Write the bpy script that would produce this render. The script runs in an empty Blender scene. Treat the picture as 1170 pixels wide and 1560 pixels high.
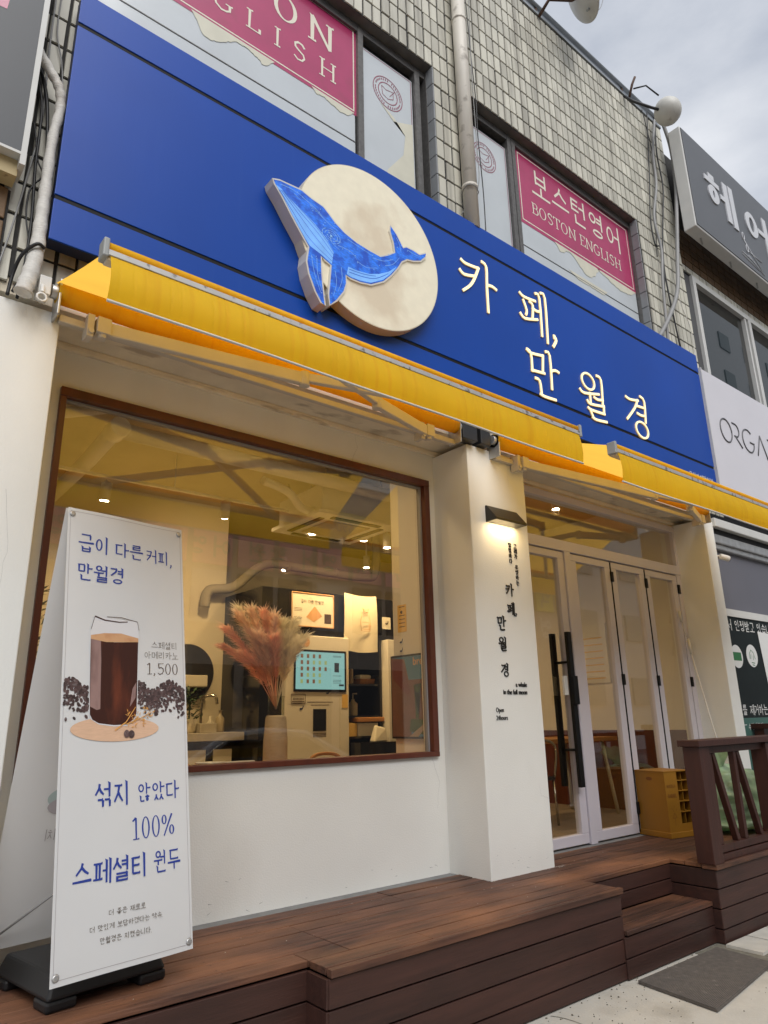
import bpy, bmesh, math, random
from mathutils import Vector, Matrix, noise
R = math.radians
random.seed(11)
sc = bpy.context.scene
COL = sc.collection

# ------------------------------------------------------------------ camera
CAM = Vector((0.0, -3.9, 1.522))
CX = Vector((0.77665992, -0.62960019, -0.02007416))   # right
CD = Vector((0.16479788, 0.2338422, -0.95820639))     # down
CF = Vector((0.60798111, 0.74089232, 0.28537264))     # forward
cd = bpy.data.cameras.new('camera')
cam = bpy.data.objects.new('camera', cd)
COL.objects.link(cam)
cam.matrix_world = Matrix(((CX.x, -CD.x, -CF.x, CAM.x), (CX.y, -CD.y, -CF.y, CAM.y), (CX.z, -CD.z, -CF.z, CAM.z), (0, 0, 0, 1)))
cd.sensor_fit = 'VERTICAL'; cd.sensor_height = 36.0; cd.sensor_width = 27.0
cd.lens = 1066.19 / 1560 * 36.0
cd.clip_start = 0.05; cd.clip_end = 600
sc.camera = cam

# ------------------------------------------------------------------ sky and sun
SUN_EL, SUN_AZ = R(46), R(200)      # azimuth measured from +Y, clockwise
wd = bpy.data.worlds.new('World'); sc.world = wd; wd.use_nodes = True
nt = wd.node_tree; nt.nodes.clear()
wo = nt.nodes.new('ShaderNodeOutputWorld')
sky = nt.nodes.new('ShaderNodeTexSky'); sky.sky_type = 'NISHITA'; sky.sun_disc = False
sky.sun_elevation = SUN_EL; sky.sun_rotation = SUN_AZ
b1 = nt.nodes.new('ShaderNodeBackground'); b1.inputs[1].default_value = 0.06
nt.links.new(sky.outputs[0], b1.inputs[0])
tc = nt.nodes.new('ShaderNodeTexCoord')
mp = nt.nodes.new('ShaderNodeMapping'); mp.inputs['Scale'].default_value = (1, 1, 2.2)
nt.links.new(tc.outputs['Generated'], mp.inputs[0])
n1 = nt.nodes.new('ShaderNodeTexNoise'); n1.inputs['Scale'].default_value = 2.6; n1.inputs['Detail'].default_value = 7; n1.inputs['Roughness'].default_value = .55
nt.links.new(mp.outputs[0], n1.inputs['Vector'])
cr = nt.nodes.new('ShaderNodeValToRGB')
cr.color_ramp.elements[0].position = .32; cr.color_ramp.elements[0].color = (.45, .49, .57, 1)
cr.color_ramp.elements[1].position = .66; cr.color_ramp.elements[1].color = (.82, .84, .88, 1)
nt.links.new(n1.outputs[0], cr.inputs[0])
b2 = nt.nodes.new('ShaderNodeBackground'); b2.inputs[1].default_value = .65
nt.links.new(cr.outputs[0], b2.inputs[0])
mx = nt.nodes.new('ShaderNodeMixShader'); mx.inputs[0].default_value = .88
nt.links.new(b1.outputs[0], mx.inputs[1]); nt.links.new(b2.outputs[0], mx.inputs[2])
nt.links.new(mx.outputs[0], wo.inputs[0])
sd = bpy.data.lights.new('sun', 'SUN'); sd.energy = 1.5; sd.angle = R(45); sd.color = (1.0, .975, .94)
so = bpy.data.objects.new('sun', sd); COL.objects.link(so)
sdir = Vector((math.sin(SUN_AZ) * math.cos(SUN_EL), math.cos(SUN_AZ) * math.cos(SUN_EL), math.sin(SUN_EL)))
so.rotation_euler = (-sdir).to_track_quat('-Z', 'Y').to_euler(); so.location = (0, -20, 25)
vs = sc.view_settings
vs.view_transform = 'Standard'; vs.look = 'None'; vs.gamma = 1.0; vs.exposure = 0.79; vs.use_curve_mapping = False
sc.render.engine = 'CYCLES'
cy = sc.cycles
cy.use_denoising = True
try:
    cy.denoiser = 'OPENIMAGEDENOISE'; cy.denoising_input_passes = 'RGB_ALBEDO_NORMAL'
except Exception: pass
cy.max_bounces = 10; cy.diffuse_bounces = 4; cy.glossy_bounces = 4; cy.transparent_max_bounces = 16; cy.transmission_bounces = 6
cy.caustics_reflective = False; cy.caustics_refractive = False
cy.sample_clamp_indirect = 6.0

# ------------------------------------------------------------------ helpers: materials
def S(r, g, b):
    return tuple((c / 255 / 12.92) if c / 255 <= .04045 else ((c / 255 + .055) / 1.055) ** 2.4 for c in (r, g, b))
MATS = {}
def mat(name, col, rough=.6, metal=0.0, var=0.0, vs=5.0, bump=0.0, bs=60.0, st=(1, 1, 1), spec=.5, emit=None, es=0.0,
        dirt_or_shade=None, ds=2.0, dt=(.5, .7), da=.6, dst=(1, 1, 1), transl=0.0, rnd=0.0, coat=0.0):
    m = bpy.data.materials.new(name); m.use_nodes = True
    t = m.node_tree; bs_ = t.nodes['Principled BSDF']; L = t.links.new
    N = t.nodes.new
    bs_.inputs['Roughness'].default_value = rough; bs_.inputs['Metallic'].default_value = metal
    bs_.inputs['Specular IOR Level'].default_value = spec
    if coat: bs_.inputs['Coat Weight'].default_value = coat; bs_.inputs['Coat Roughness'].default_value = .12
    geo = N('ShaderNodeNewGeometry')
    def noise_tex(scale, stretch, detail=5):
        mpn = N('ShaderNodeMapping'); mpn.inputs['Scale'].default_value = stretch
        L(geo.outputs['Position'], mpn.inputs[0])
        nn = N('ShaderNodeTexNoise'); nn.inputs['Scale'].default_value = scale; nn.inputs['Detail'].default_value = detail
        L(mpn.outputs[0], nn.inputs['Vector']); return nn
    rgb = N('ShaderNodeRGB'); rgb.outputs[0].default_value = (*col, 1)
    cur = rgb.outputs[0]
    if var or rnd:
        hsv = N('ShaderNodeHueSaturation'); L(cur, hsv.inputs['Color'])
        val = None
        if var:
            nn = noise_tex(vs, st)
            mr = N('ShaderNodeMapRange'); mr.inputs[1].default_value = .25; mr.inputs[2].default_value = .75
            mr.inputs[3].default_value = 1 - var; mr.inputs[4].default_value = 1 + var; L(nn.outputs[0], mr.inputs[0]); val = mr.outputs[0]
        if rnd:
            oi = N('ShaderNodeObjectInfo'); ad = N('ShaderNodeMath'); ad.operation = 'ADD'
            L(oi.outputs['Random'], ad.inputs[0]); L(geo.outputs['Random Per Island'], ad.inputs[1])
            fr = N('ShaderNodeMath'); fr.operation = 'FRACT'; L(ad.outputs[0], fr.inputs[0])
            m2 = N('ShaderNodeMapRange'); m2.inputs[3].default_value = 1 - rnd; m2.inputs[4].default_value = 1 + rnd; L(fr.outputs[0], m2.inputs[0])
            if val is None: val = m2.outputs[0]
            else:
                mu = N('ShaderNodeMath'); mu.operation = 'MULTIPLY'; L(val, mu.inputs[0]); L(m2.outputs[0], mu.inputs[1]); val = mu.outputs[0]
        L(val, hsv.inputs['Value']); cur = hsv.outputs[0]
    if dirt_or_shade:
        nn = noise_tex(ds, dst, 8)
        mr = N('ShaderNodeMapRange'); mr.inputs[1].default_value = dt[0]; mr.inputs[2].default_value = dt[1]; mr.inputs[3].default_value = 0; mr.inputs[4].default_value = da
        L(nn.outputs[0], mr.inputs[0])
        mi = N('ShaderNodeMix'); mi.data_type = 'RGBA'; L(mr.outputs[0], mi.inputs['Factor']); L(cur, mi.inputs['A']); mi.inputs['B'].default_value = (*dirt_or_shade, 1)
        cur = mi.outputs['Result']
    L(cur, bs_.inputs['Base Color'])
    if bump:
        nn = noise_tex(bs, st, 4)
        bp = N('ShaderNodeBump'); bp.inputs['Strength'].default_value = bump; bp.inputs['Distance'].default_value = .004
        L(nn.outputs[0], bp.inputs['Height']); L(bp.outputs[0], bs_.inputs['Normal'])
    if emit:
        bs_.inputs['Emission Color'].default_value = (*emit, 1); bs_.inputs['Emission Strength'].default_value = es
    if transl:
        tr = N('ShaderNodeBsdfTranslucent'); L(cur, tr.inputs[0])
        ms = N('ShaderNodeMixShader'); ms.inputs[0].default_value = transl
        L(bs_.outputs[0], ms.inputs[1]); L(tr.outputs[0], ms.inputs[2]); L(ms.outputs[0], t.nodes['Material Output'].inputs[0])
    MATS[name] = m
    return m
def glass(name, tint=(1, 1, 1), ior=1.55, rough=0.0):
    m = bpy.data.materials.new(name); m.use_nodes = True; t = m.node_tree; t.nodes.clear(); N = t.nodes.new; L = t.links.new
    o = N('ShaderNodeOutputMaterial'); tr = N('ShaderNodeBsdfTransparent'); tr.inputs[0].default_value = (*tint, 1)
    gl = N('ShaderNodeBsdfGlossy'); gl.inputs['Roughness'].default_value = rough
    geo = N('ShaderNodeNewGeometry'); dt = N('ShaderNodeVectorMath'); dt.operation = 'DOT_PRODUCT'; L(geo.outputs['Normal'], dt.inputs[0]); L(geo.outputs['Incoming'], dt.inputs[1])
    def mth(op, x, y=None):
        q = N('ShaderNodeMath'); q.operation = op
        for i, s in enumerate((x, y)):
            if s is None: continue
            if isinstance(s, (int, float)): q.inputs[i].default_value = s
            else: L(s, q.inputs[i])
        return q.outputs[0]
    f0 = ((ior - 1) / (ior + 1)) ** 2
    fac = mth('ADD', mth('MULTIPLY', mth('POWER', mth('SUBTRACT', 1.0, mth('ABSOLUTE', dt.outputs['Value'])), 5.0), 1 - f0), f0)
    ms = N('ShaderNodeMixShader'); L(fac, ms.inputs[0]); L(tr.outputs[0], ms.inputs[1]); L(gl.outputs[0], ms.inputs[2]); L(ms.outputs[0], o.inputs[0])
    MATS[name] = m; return m

# ------------------------------------------------------------------ helpers: objects
def put(o, parent=None):
    COL.objects.link(o)
    if parent is not None: o.parent = parent
    return o
def tag(o, label=None, cat=None, group=None, kind=None):
    if label: o['label'] = label
    if cat: o['category'] = cat
    if group: o['group'] = group
    if kind: o['kind'] = kind
    return o
def thing(name, label, cat, loc=(0, 0, 0), group=None):
    o = bpy.data.objects.new(name, None); o.empty_display_size = .1; COL.objects.link(o); o.location = loc
    return tag(o, label, cat, group)
def root_off(p):
    while p.parent is not None: p = p.parent
    return p.location.copy()
class MB:
    def __init__(s): s.v = []; s.f = []; s.sm = []
    def add(s, vs, fs, smooth=False):
        n = len(s.v); s.v += [tuple(v) for v in vs]
        for f in fs: s.f.append([i + n for i in f]); s.sm.append(smooth)
        return s
    def box(s, x0, x1, y0, y1, z0, z1):
        return s.add([(x0, y0, z0), (x1, y0, z0), (x1, y1, z0), (x0, y1, z0), (x0, y0, z1), (x1, y0, z1), (x1, y1, z1), (x0, y1, z1)],
                     [(0, 3, 2, 1), (4, 5, 6, 7), (0, 1, 5, 4), (1, 2, 6, 5), (2, 3, 7, 6), (3, 0, 4, 7)])
    def hexa(s, b, t):   # 4 bottom + 4 top points (same winding)
        return s.add(list(b) + list(t), [(0, 3, 2, 1), (4, 5, 6, 7), (0, 1, 5, 4), (1, 2, 6, 5), (2, 3, 7, 6), (3, 0, 4, 7)])
    def bar(s, a, b, w, h, up=(0, 0, 1)):
        a = Vector(a); b = Vector(b); d = (b - a).normalized(); up = Vector(up)
        sx = d.cross(up).normalized() * w / 2; uz = sx.cross(d).normalized() * h / 2
        return s.hexa([a - sx - uz, a + sx - uz, b + sx - uz, b - sx - uz], [a - sx + uz, a + sx + uz, b + sx + uz, b - sx + uz])
    def prism(s, poly, fn, d0, d1):
        n = len(poly)
        vs = [fn(p, d0) for p in poly] + [fn(p, d1) for p in poly]
        fs = [list(range(n)), list(range(2 * n - 1, n - 1, -1))]
        for i in range(n): fs.append([i, i + n, (i + 1) % n + n, (i + 1) % n])
        return s.add(vs, fs)
    def poly(s, pts): return s.add(pts, [list(range(len(pts)))])
    def tube(s, path, r, n=8, caps=True, closed=False):
        P = [Vector(p) for p in path]; m = len(P); rs = r if isinstance(r, (list, tuple)) else [r] * m
        vs = []; up = Vector((0, 0, 1)); prev = None
        for i, p in enumerate(P):
            d = (P[min(i + 1, m - 1)] - P[max(i - 1, 0)])
            if closed: d = P[(i + 1) % m] - P[i - 1]
            d.normalize()
            if prev is None:
                a = d.cross(up)
                if a.length < .05: a = d.cross(Vector((1, 0, 0)))
                a.normalize()
            else:
                a = prev - d * prev.dot(d)
                a.normalize()
            prev = a; b = d.cross(a)
            for k in range(n):
                t = 2 * math.pi * k / n
                vs.append(p + (a * math.cos(t) + b * math.sin(t)) * rs[i])
        fs = []
        for i in range(m if closed else m - 1):
            j = (i + 1) % m
            for k in range(n): fs.append([i * n + k, i * n + (k + 1) % n, j * n + (k + 1) % n, j * n + k])
        base = len(s.v); s.add(vs, fs, True)
        if caps and not closed:
            s.f.append([base + k for k in range(n)][::-1]); s.sm.append(False)
            s.f.append([base + (m - 1) * n + k for k in range(n)]); s.sm.append(False)
        return s
    def lathe(s, prof, c=(0, 0, 0), n=20, axis=None):
        M = Matrix.Identity(3) if axis is None else Vector(axis).normalized().to_track_quat('Z', 'Y').to_matrix()
        vs = []; c = Vector(c)
        for r, z in prof:
            for k in range(n):
                t = 2 * math.pi * k / n; vs.append(c + M @ Vector((r * math.cos(t), r * math.sin(t), z)))
        fs = []
        for i in range(len(prof) - 1):
            for k in range(n): fs.append([i * n + k, i * n + (k + 1) % n, (i + 1) * n + (k + 1) % n, (i + 1) * n + k])
        base = len(s.v); s.add(vs, fs, True)
        s.f.append([base + k for k in range(n)][::-1]); s.sm.append(False)
        s.f.append([base + (len(prof) - 1) * n + k for k in range(n)]); s.sm.append(False)
        return s
    def mesh(s, name, off=Vector((0, 0, 0)), fix=True):
        me = bpy.data.meshes.new(name)
        me.from_pydata([(x - off.x, y - off.y, z - off.z) for x, y, z in s.v], [], s.f)
        for p, sm in zip(me.polygons, s.sm): p.use_smooth = sm
        if fix:
            bm = bmesh.new(); bm.from_mesh(me); bmesh.ops.recalc_face_normals(bm, faces=bm.faces); bm.to_mesh(me); bm.free()
        me.update(); return me
    def build(s, name, material, parent=None, bevel=0.0, fix=True, loc=None):
        off = root_off(parent) if parent is not None else (Vector(loc) if loc is not None else Vector((0, 0, 0)))
        me = s.mesh(name, off, fix)
        me.materials.append(MATS[material] if isinstance(material, str) else material)
        o = bpy.data.objects.new(name, me); put(o, parent)
        if parent is None: o.location = off
        if bevel:
            bv = o.modifiers.new('bevel', 'BEVEL'); bv.width = bevel; bv.segments = 2; bv.limit_method = 'ANGLE'; bv.angle_limit = R(40)
        return o
def struct(mb, name, material, **k):
    o = mb.build(name, material, **k); o['kind'] = 'structure'; return o
def spline(pts, n=6):
    P = [Vector(p) for p in pts]; out = []
    for i in range(len(P) - 1):
        p0 = P[max(i - 1, 0)]; p1 = P[i]; p2 = P[i + 1]; p3 = P[min(i + 2, len(P) - 1)]
        for k in range(n):
            t = k / n
            out.append(.5 * ((2 * p1) + (p2 - p0) * t + (2 * p0 - 5 * p1 + 4 * p2 - p3) * t * t + (3 * p1 - p0 - 3 * p2 + p3) * t ** 3))
    out.append(P[-1]); return out

# ------------------------------------------------------------------ helpers: lettering (stroke built, serif or sans)
CONS = {
 'ㄱ': [('h', 0, .92, .95), ('v', .92, .95, 0)], 'ㄴ': [('v', .1, 1, .06), ('h', .1, .98, .06)],
 'ㄷ': [('h', .05, .95, .94), ('v', .1, .94, .06), ('h', .1, .98, .06)],
 'ㄹ': [('h', .05, .9, .95), ('v', .9, .95, .52), ('h', .1, .9, .52), ('v', .1, .52, .05), ('h', .1, .98, .05)],
 'ㅁ': [('v', .12, .96, .02), ('h', .12, .88, .94), ('v', .88, .94, .02), ('h', .12, .88, .06)],
 'ㅂ': [('v', .12, 1, 0), ('v', .88, 1, 0), ('h', .12, .88, .55), ('h', .12, .88, .06)],
 'ㅅ': [('l', (.52, 1), (.42, .55), (.02, 0)), ('l', (.46, .62), (.7, .28), (1, .02))],
 'ㅇ': [('o', .5, .5, .46, .47)],
 'ㅈ': [('h', .05, .95, .94), ('l', (.6, .94), (.45, .5), (.02, 0)), ('l', (.47, .56), (.7, .28), (1, .02))],
 'ㅊ': [('h', .3, .7, 1.0), ('h', .05, .95, .78), ('l', (.58, .78), (.42, .4), (.02, 0)), ('l', (.46, .48), (1, .02))],
 'ㅋ': [('h', 0, .92, .95), ('v', .92, .95, 0), ('h', .05, .9, .52)],
 'ㅌ': [('h', .05, .95, .95), ('h', .1, .9, .52), ('v', .1, .95, .05), ('h', .1, .98, .05)],
 'ㅍ': [('h', .02, .98, .94), ('v', .32, .94, .06), ('v', .68, .94, .06), ('h', 0, 1, .06)],
 'ㅎ': [('h', .32, .68, 1.0), ('h', .02, .98, .8), ('o', .5, .33, .34, .32)]}
SLANT = {'ㄱ': [('h', 0, .9, .95), ('l', (.88, .95), (.7, .5), (.05, 0))], 'ㅋ': [('h', 0, .9, .95), ('l', (.88, .95), (.7, .5), (.05, 0)), ('h', .02, .74, .54)]}
DBL = {'ㄲ': 'ㄱㄱ', 'ㄸ': 'ㄷㄷ', 'ㅃ': 'ㅂㅂ', 'ㅆ': 'ㅅㅅ', 'ㅉ': 'ㅈㅈ', 'ㄶ': 'ㄴㅎ', 'ㄵ': 'ㄴㅈ', 'ㅄ': 'ㅂㅅ', 'ㄼ': 'ㄹㅂ', 'ㄳ': 'ㄱㅅ', 'ㄺ': 'ㄹㄱ', 'ㄻ': 'ㄹㅁ', 'ㅀ': 'ㄹㅎ'}
VV = {'ㅏ': [('v', .35, 1, 0), ('h', .35, 1, .53)], 'ㅑ': [('v', .35, 1, 0), ('h', .35, 1, .66), ('h', .35, 1, .4)],
      'ㅓ': [('v', .7, 1, 0), ('h', 0, .7, .53)], 'ㅕ': [('v', .7, 1, 0), ('h', 0, .7, .66), ('h', 0, .7, .42)], 'ㅣ': [('v', .5, 1, 0)],
      'ㅐ': [('v', .22, .96, .04), ('v', .85, 1, 0), ('h', .22, .85, .53)], 'ㅔ': [('v', .45, .96, .04), ('v', .9, 1, 0), ('h', 0, .45, .53)],
      'ㅖ': [('v', .45, .96, .04), ('v', .9, 1, 0), ('h', 0, .45, .66), ('h', 0, .45, .42)]}
HV = {'ㅗ': [('h', 0, 1, .12), ('v', .5, .85, .12)], 'ㅛ': [('h', 0, 1, .12), ('v', .33, .85, .12), ('v', .67, .85, .12)], 'ㅜ': [('h', 0, 1, .8), ('v', .5, .8, 0)],
      'ㅠ': [('h', 0, 1, .8), ('v', .33, .8, 0), ('v', .67, .8, 0)], 'ㅡ': [('h', 0, 1, .5)]}
MV = {'ㅘ': 'ㅗㅏ', 'ㅝ': 'ㅜㅓ', 'ㅟ': 'ㅜㅣ', 'ㅢ': 'ㅡㅣ', 'ㅚ': 'ㅗㅣ', 'ㅙ': 'ㅗㅐ', 'ㅞ': 'ㅜㅔ'}
CHO = 'ㄱㄲㄴㄷㄸㄹㅁㅂㅃㅅㅆㅇㅈㅉㅊㅋㅌㅍㅎ'; JUNG = 'ㅏㅐㅑㅒㅓㅔㅕㅖㅗㅘㅙㅚㅛㅜㅝㅞㅟㅠㅡㅢㅣ'
JONG = [''] + list('ㄱㄲㄳㄴㄵㄶㄷㄹㄺㄻㄼㄽㄾㄿㅀㅁㅂㅄㅅㅆㅇㅈㅊㅋㅌㅍㅎ')
def fit(strokes, b):
    x0, y0, x1, y1 = b; X = lambda x: x0 + x * (x1 - x0); Y = lambda y: y0 + y * (y1 - y0); out = []
    for s in strokes:
        if s[0] == 'h': out.append(('h', X(s[1]), X(s[2]), Y(s[3])))
        elif s[0] == 'v': out.append(('v', X(s[1]), Y(s[2]), Y(s[3])))
        elif s[0] == 'o': out.append(('o', X(s[1]), Y(s[2]), s[3] * (x1 - x0), s[4] * (y1 - y0)))
        else: out.append(('l',) + tuple((X(a), Y(c)) for a, c in s[1:]))
    return out
def cons(c, b, slant=False):
    if c in DBL:
        m = (b[0] + b[2]) / 2; g = (b[2] - b[0]) * .06
        return cons(DBL[c][0], (b[0], b[1], m - g, b[3]), slant) + cons(DBL[c][1], (m + g, b[1], b[2], b[3]), slant)
    return fit(SLANT[c] if slant and c in SLANT else CONS.get(c, CONS['ㅅ']), b)
def syllable(ch):
    n = ord(ch) - 0xAC00; c, v, f = CHO[n // 588], JUNG[n % 588 // 28], JONG[n % 28]; out = []
    if v in VV:
        if f: out = cons(c, (.05, .5, .5, .94), True) + fit(VV[v], (.52, .4, .95, 1)) + cons(f, (.2, .02, .86, .32))
        else: out = cons(c, (.05, .17, .52, .86), True) + fit(VV[v], (.54, .0, .98, 1))
    elif v in HV:
        if f: out = cons(c, (.2, .68, .8, .98)) + fit(HV[v], (.02, .4, .98, .62)) + cons(f, (.2, .02, .82, .31))
        else: out = cons(c, (.17, .5, .83, .95)) + fit(HV[v], (.02, .04, .98, .44))
    else:
        h, w = MV.get(v, 'ㅡㅣ')
        if f: out = cons(c, (.12, .66, .56, 1)) + fit(HV[h], (.02, .38, .64, .6)) + fit(VV[w], (.5 if w != 'ㅣ' else .62, .36, .95, 1)) + cons(f, (.2, .02, .88, .3))
        else: out = cons(c, (.1, .52, .56, .95)) + fit(HV[h], (.02, .14, .64, .46)) + fit(VV[w], (.5 if w != 'ㅣ' else .62, 0, .95, 1))
    return out
LAT = {  # serif capitals and figures: strokes, advance
 'B': ([('v', .16, 1, 0), ('h', .02, .45, .97), ('h', .02, .5, .03), ('h', .16, .45, .53), ('a', .42, .75, .2, .22), ('a', .44, .28, .26, .25)], .78),
 'O': ([('o', .45, .5, .4, .5)], .95), 'S': ([('l', (.62, .8), (.5, .95), (.3, .97), (.14, .84), (.16, .66), (.34, .54), (.56, .42), (.62, .24), (.5, .06), (.28, .02), (.1, .16))], .74),
 'T': ([('h', .02, .78, .96), ('v', .4, .96, 0), ('h', .26, .54, .02), ('v', .04, .98, .8), ('v', .76, .98, .8)], .84), 'N': ([('v', .14, 1, 0), ('v', .8, 1, 0), ('l', (.12, 1), (.8, .0)), ('h', .0, .28, .02), ('h', .66, .94, .98)], .98),
 'E': ([('v', .18, 1, 0), ('h', .04, .66, .97), ('h', .18, .5, .52), ('h', .04, .68, .03), ('v', .66, .97, .8), ('v', .68, .2, .03)], .78),
 'G': ([('l', (.74, .8), (.6, .95), (.4, .98), (.16, .82), (.08, .5), (.16, .18), (.4, .02), (.62, .06), (.76, .16)), ('v', .76, .42, .1), ('h', .58, .88, .42)], .95),
 'L': ([('v', .18, 1, 0), ('h', .04, .32, .98), ('h', .04, .66, .03), ('v', .66, .22, .03)], .74), 'I': ([('v', .2, 1, 0), ('h', .06, .34, .98), ('h', .06, .34, .02)], .44),
 'H': ([('v', .16, 1, 0), ('v', .76, 1, 0), ('h', .16, .76, .52), ('h', .02, .3, .98), ('h', .02, .3, .02), ('h', .62, .9, .98), ('h', .62, .9, .02)], .96),
 '1': ([('v', .25, 1, 0), ('l', (.24, .98), (.05, .84)), ('h', .08, .42, .02)], .5), '0': ([('o', .28, .5, .23, .5)], .56),
 '5': ([('h', .1, .5, .97), ('v', .12, .97, .58), ('l', (.12, .56), (.3, .64), (.47, .52), (.5, .3), (.4, .08), (.2, .01), (.05, .12))], .57),
 '%': ([('o', .18, .75, .15, .22), ('o', .62, .25, .15, .22), ('l', (.64, 1.0), (.16, 0))], .82), ',': ([('l', (.1, .1), (.13, .02), (.05, -.14))], .3), ' ': ([], .4), '.': ([('l', (.05, .02), (.14, .02))], .3)}
def ribbon(pts, w0, w1=None):
    w1 = w0 if w1 is None else w1; P = [Vector((p[0], p[1])) for p in pts]; m = len(P); polys = []; Ls = []; Rs = []
    for i, p in enumerate(P):
        d = (P[min(i + 1, m - 1)] - P[max(i - 1, 0)]).normalized(); nrm = Vector((-d.y, d.x)); w = (w0 + (w1 - w0) * i / (m - 1)) / 2
        Ls.append(p + nrm * w); Rs.append(p - nrm * w)
    return [tuple(q) for q in Ls] + [tuple(q) for q in reversed(Rs)]
def stroke_polys(strokes, tv, th, serif):
    out = []
    for s in strokes:
        if s[0] == 'h':
            _, a, b, y = s; e = th / 2; a -= tv * .1
            if serif and b - a > .18: out.append([(a, y - e), (b, y - e), (b + .01, y + e), (b - .02, y + e + .035), (b - .07, y + e), (a, y + e)])
            else: out.append([(a, y - e), (b, y - e), (b, y + e), (a, y + e)])
        elif s[0] == 'v':
            _, x, y1, y0 = s; e = tv / 2
            if serif and y1 - y0 > .2: out.append([(x - e * .8, y0), (x + e * .8, y0 + .015), (x + e, y1 - .03), (x - e - .035, y1 + .035), (x - e, y1 - .06)])
            else: out.append([(x - e, y0 - th / 2), (x + e, y0 - th / 2), (x + e, y1 + th / 2), (x - e, y1 + th / 2)])
        elif s[0] == 'l':
            out.append(ribbon(s[1:], tv, tv * (.7 if serif else 1)))
        elif s[0] in 'oa':
            _, cx, cy_, rx, ry = s; n = 22; a0, a1 = (0, 2 * math.pi) if s[0] == 'o' else (-math.pi / 2, math.pi / 2)
            if s[0] == 'a': n = 10
            rx -= tv * .4 if s[0] == 'o' else 0; ry -= th * .4 if s[0] == 'o' else 0
            for k in range(n):
                q = []
                for t, sg in ((a0 + (a1 - a0) * k / n, 1), (a0 + (a1 - a0) * (k + 1) / n, 1), (a0 + (a1 - a0) * (k + 1) / n, -1), (a0 + (a1 - a0) * k / n, -1)):
                    q.append((cx + (rx + sg * tv * .45) * math.cos(t), cy_ + (ry + sg * th * .5) * math.sin(t)))
                out.append(('ring', q))
    return out
def text_polys(txt, tv=.085, th=.055, serif=True, gap=.06, sq=1.0, pitch=None):
    """polygons in em units, left edge at 0, baseline 0; returns polys, width"""
    out = []; x = 0.0
    for ch in txt:
        if 0xAC00 <= ord(ch) <= 0xD7A3: st, adv = syllable(ch), 1.0
        else: st, adv = LAT.get(ch, ([], .4))
        for p in stroke_polys(st, tv, th, serif):
            ring = p[0] == 'ring'; q = p[1] if ring else p
            q = [(x + a * sq, b) for a, b in q]; out.append(('ring', q) if ring else q)
        x += (adv * sq + gap) if pitch is None else pitch
    return out, x - gap
def lay(mb, polys, o, u, v, size, n, lift=.0012, depth=0.0):
    """lay em polygons on the plane o + a*u + b*v (metres); every stroke a hair higher than the one before"""
    o = Vector(o); u = Vector(u); v = Vector(v); n = Vector(n); k = 0
    for p in polys:
        if p[0] == 'ring': q = p[1]; dz = lift
        else: q = p; k += 1; dz = lift + k * .00006
        pts = [o + u * (a * size) + v * (b * size) for a, b in q]
        if depth: mb.prism(pts, lambda P, d: P + n * d, 0.0, depth + dz)
        else: mb.poly([P + n * dz for P in pts])
    return mb
def font_mesh(mb, txt, o, u, v, size, n, lift=.0015, depth=0.0, sx=1.0, bold=0.0, align='LEFT'):
    cu = bpy.data.curves.new('t', 'FONT'); cu.body = txt; cu.size = 1.0; cu.resolution_u = 3; cu.align_x = align; cu.offset = bold; cu.extrude = depth / size / 2 if depth else 0
    ob = bpy.data.objects.new('t', cu); COL.objects.link(ob)
    dg = bpy.context.evaluated_depsgraph_get(); me = bpy.data.meshes.new_from_object(ob.evaluated_get(dg))
    o = Vector(o); u = Vector(u); v = Vector(v); n = Vector(n); base = depth / 2 + lift
    mb.add([o + u * (p.co.x * size * sx) + v * (p.co.y * size) + n * (p.co.z * size + base) for p in me.vertices], [list(p.vertices) for p in me.polygons])
    bpy.data.objects.remove(ob); bpy.data.curves.remove(cu); bpy.data.meshes.remove(me)
    return mb
UX, UZ, NF = Vector((1, 0, 0)), Vector((0, 0, 1)), Vector((0, -1, 0))
# ------------------------------------------------------------------ materials
mat('wall_white', (.76, .765, .74), .75, var=.035, vs=2, bump=.3, bs=110, dirt_or_shade=(.5, .46, .4), ds=1.6, dt=(.56, .8), da=.28, dst=(1, 1, .5))
mat('plaster', (.8, .71, .56), .85, var=.1, vs=5, bump=1.0, bs=30, dirt_or_shade=(.34, .26, .18), ds=7, dt=(.57, .66), da=.6, dst=(.4, 1, 3))
mat('grout', (.035, .034, .033), .95, var=.3, vs=20)
mat('tile', (.55, .53, .45), .45, var=.1, vs=9, st=(1, 1, .25), bump=.25, bs=70, rnd=.17, dirt_or_shade=(.17, .15, .125), ds=2.4, dt=(.5, .74), da=.72, dst=(3.6, 1, .22))
mat('jamb_tile', (.25, .26, .27), .5, var=.12, vs=8, rnd=.1)
mat('soffit', (.13, .12, .11), .85, var=.3, vs=8, dst=(1, 1, 1))
mat('window_dark', (.02, .02, .022), .4, var=.2)
mat('mullion', (.13, .125, .12), .45, metal=.3, var=.25, vs=30)
mat('film_white', (.54, .58, .61), .3, var=.05, vs=3, coat=.6)
mat('film_cream', (.63, .61, .5), .45, var=.06, vs=8)
mat('poster_pink', S(172, 44, 96), .32, var=.08, vs=6, dirt_or_shade=S(150, 50, 80), ds=7, dt=(.55, .75), da=.5, coat=.5)
mat('print_cream', (.76, .72, .6), .5)
mat('print_line', S(150, 95, 110), .5)
mat('sign_blue', (.001, .056, .36), .36, var=.08, vs=1.0, spec=.3, dirt_or_shade=S(28, 76, 164), ds=5, dt=(.56, .85), da=.3, dst=(4, 1, .25), bump=.35, bs=1.6)
mat('sign_edge', S(22, 34, 70), .5)
mat('black', (.006, .006, .007), .6, spec=.25)
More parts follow.
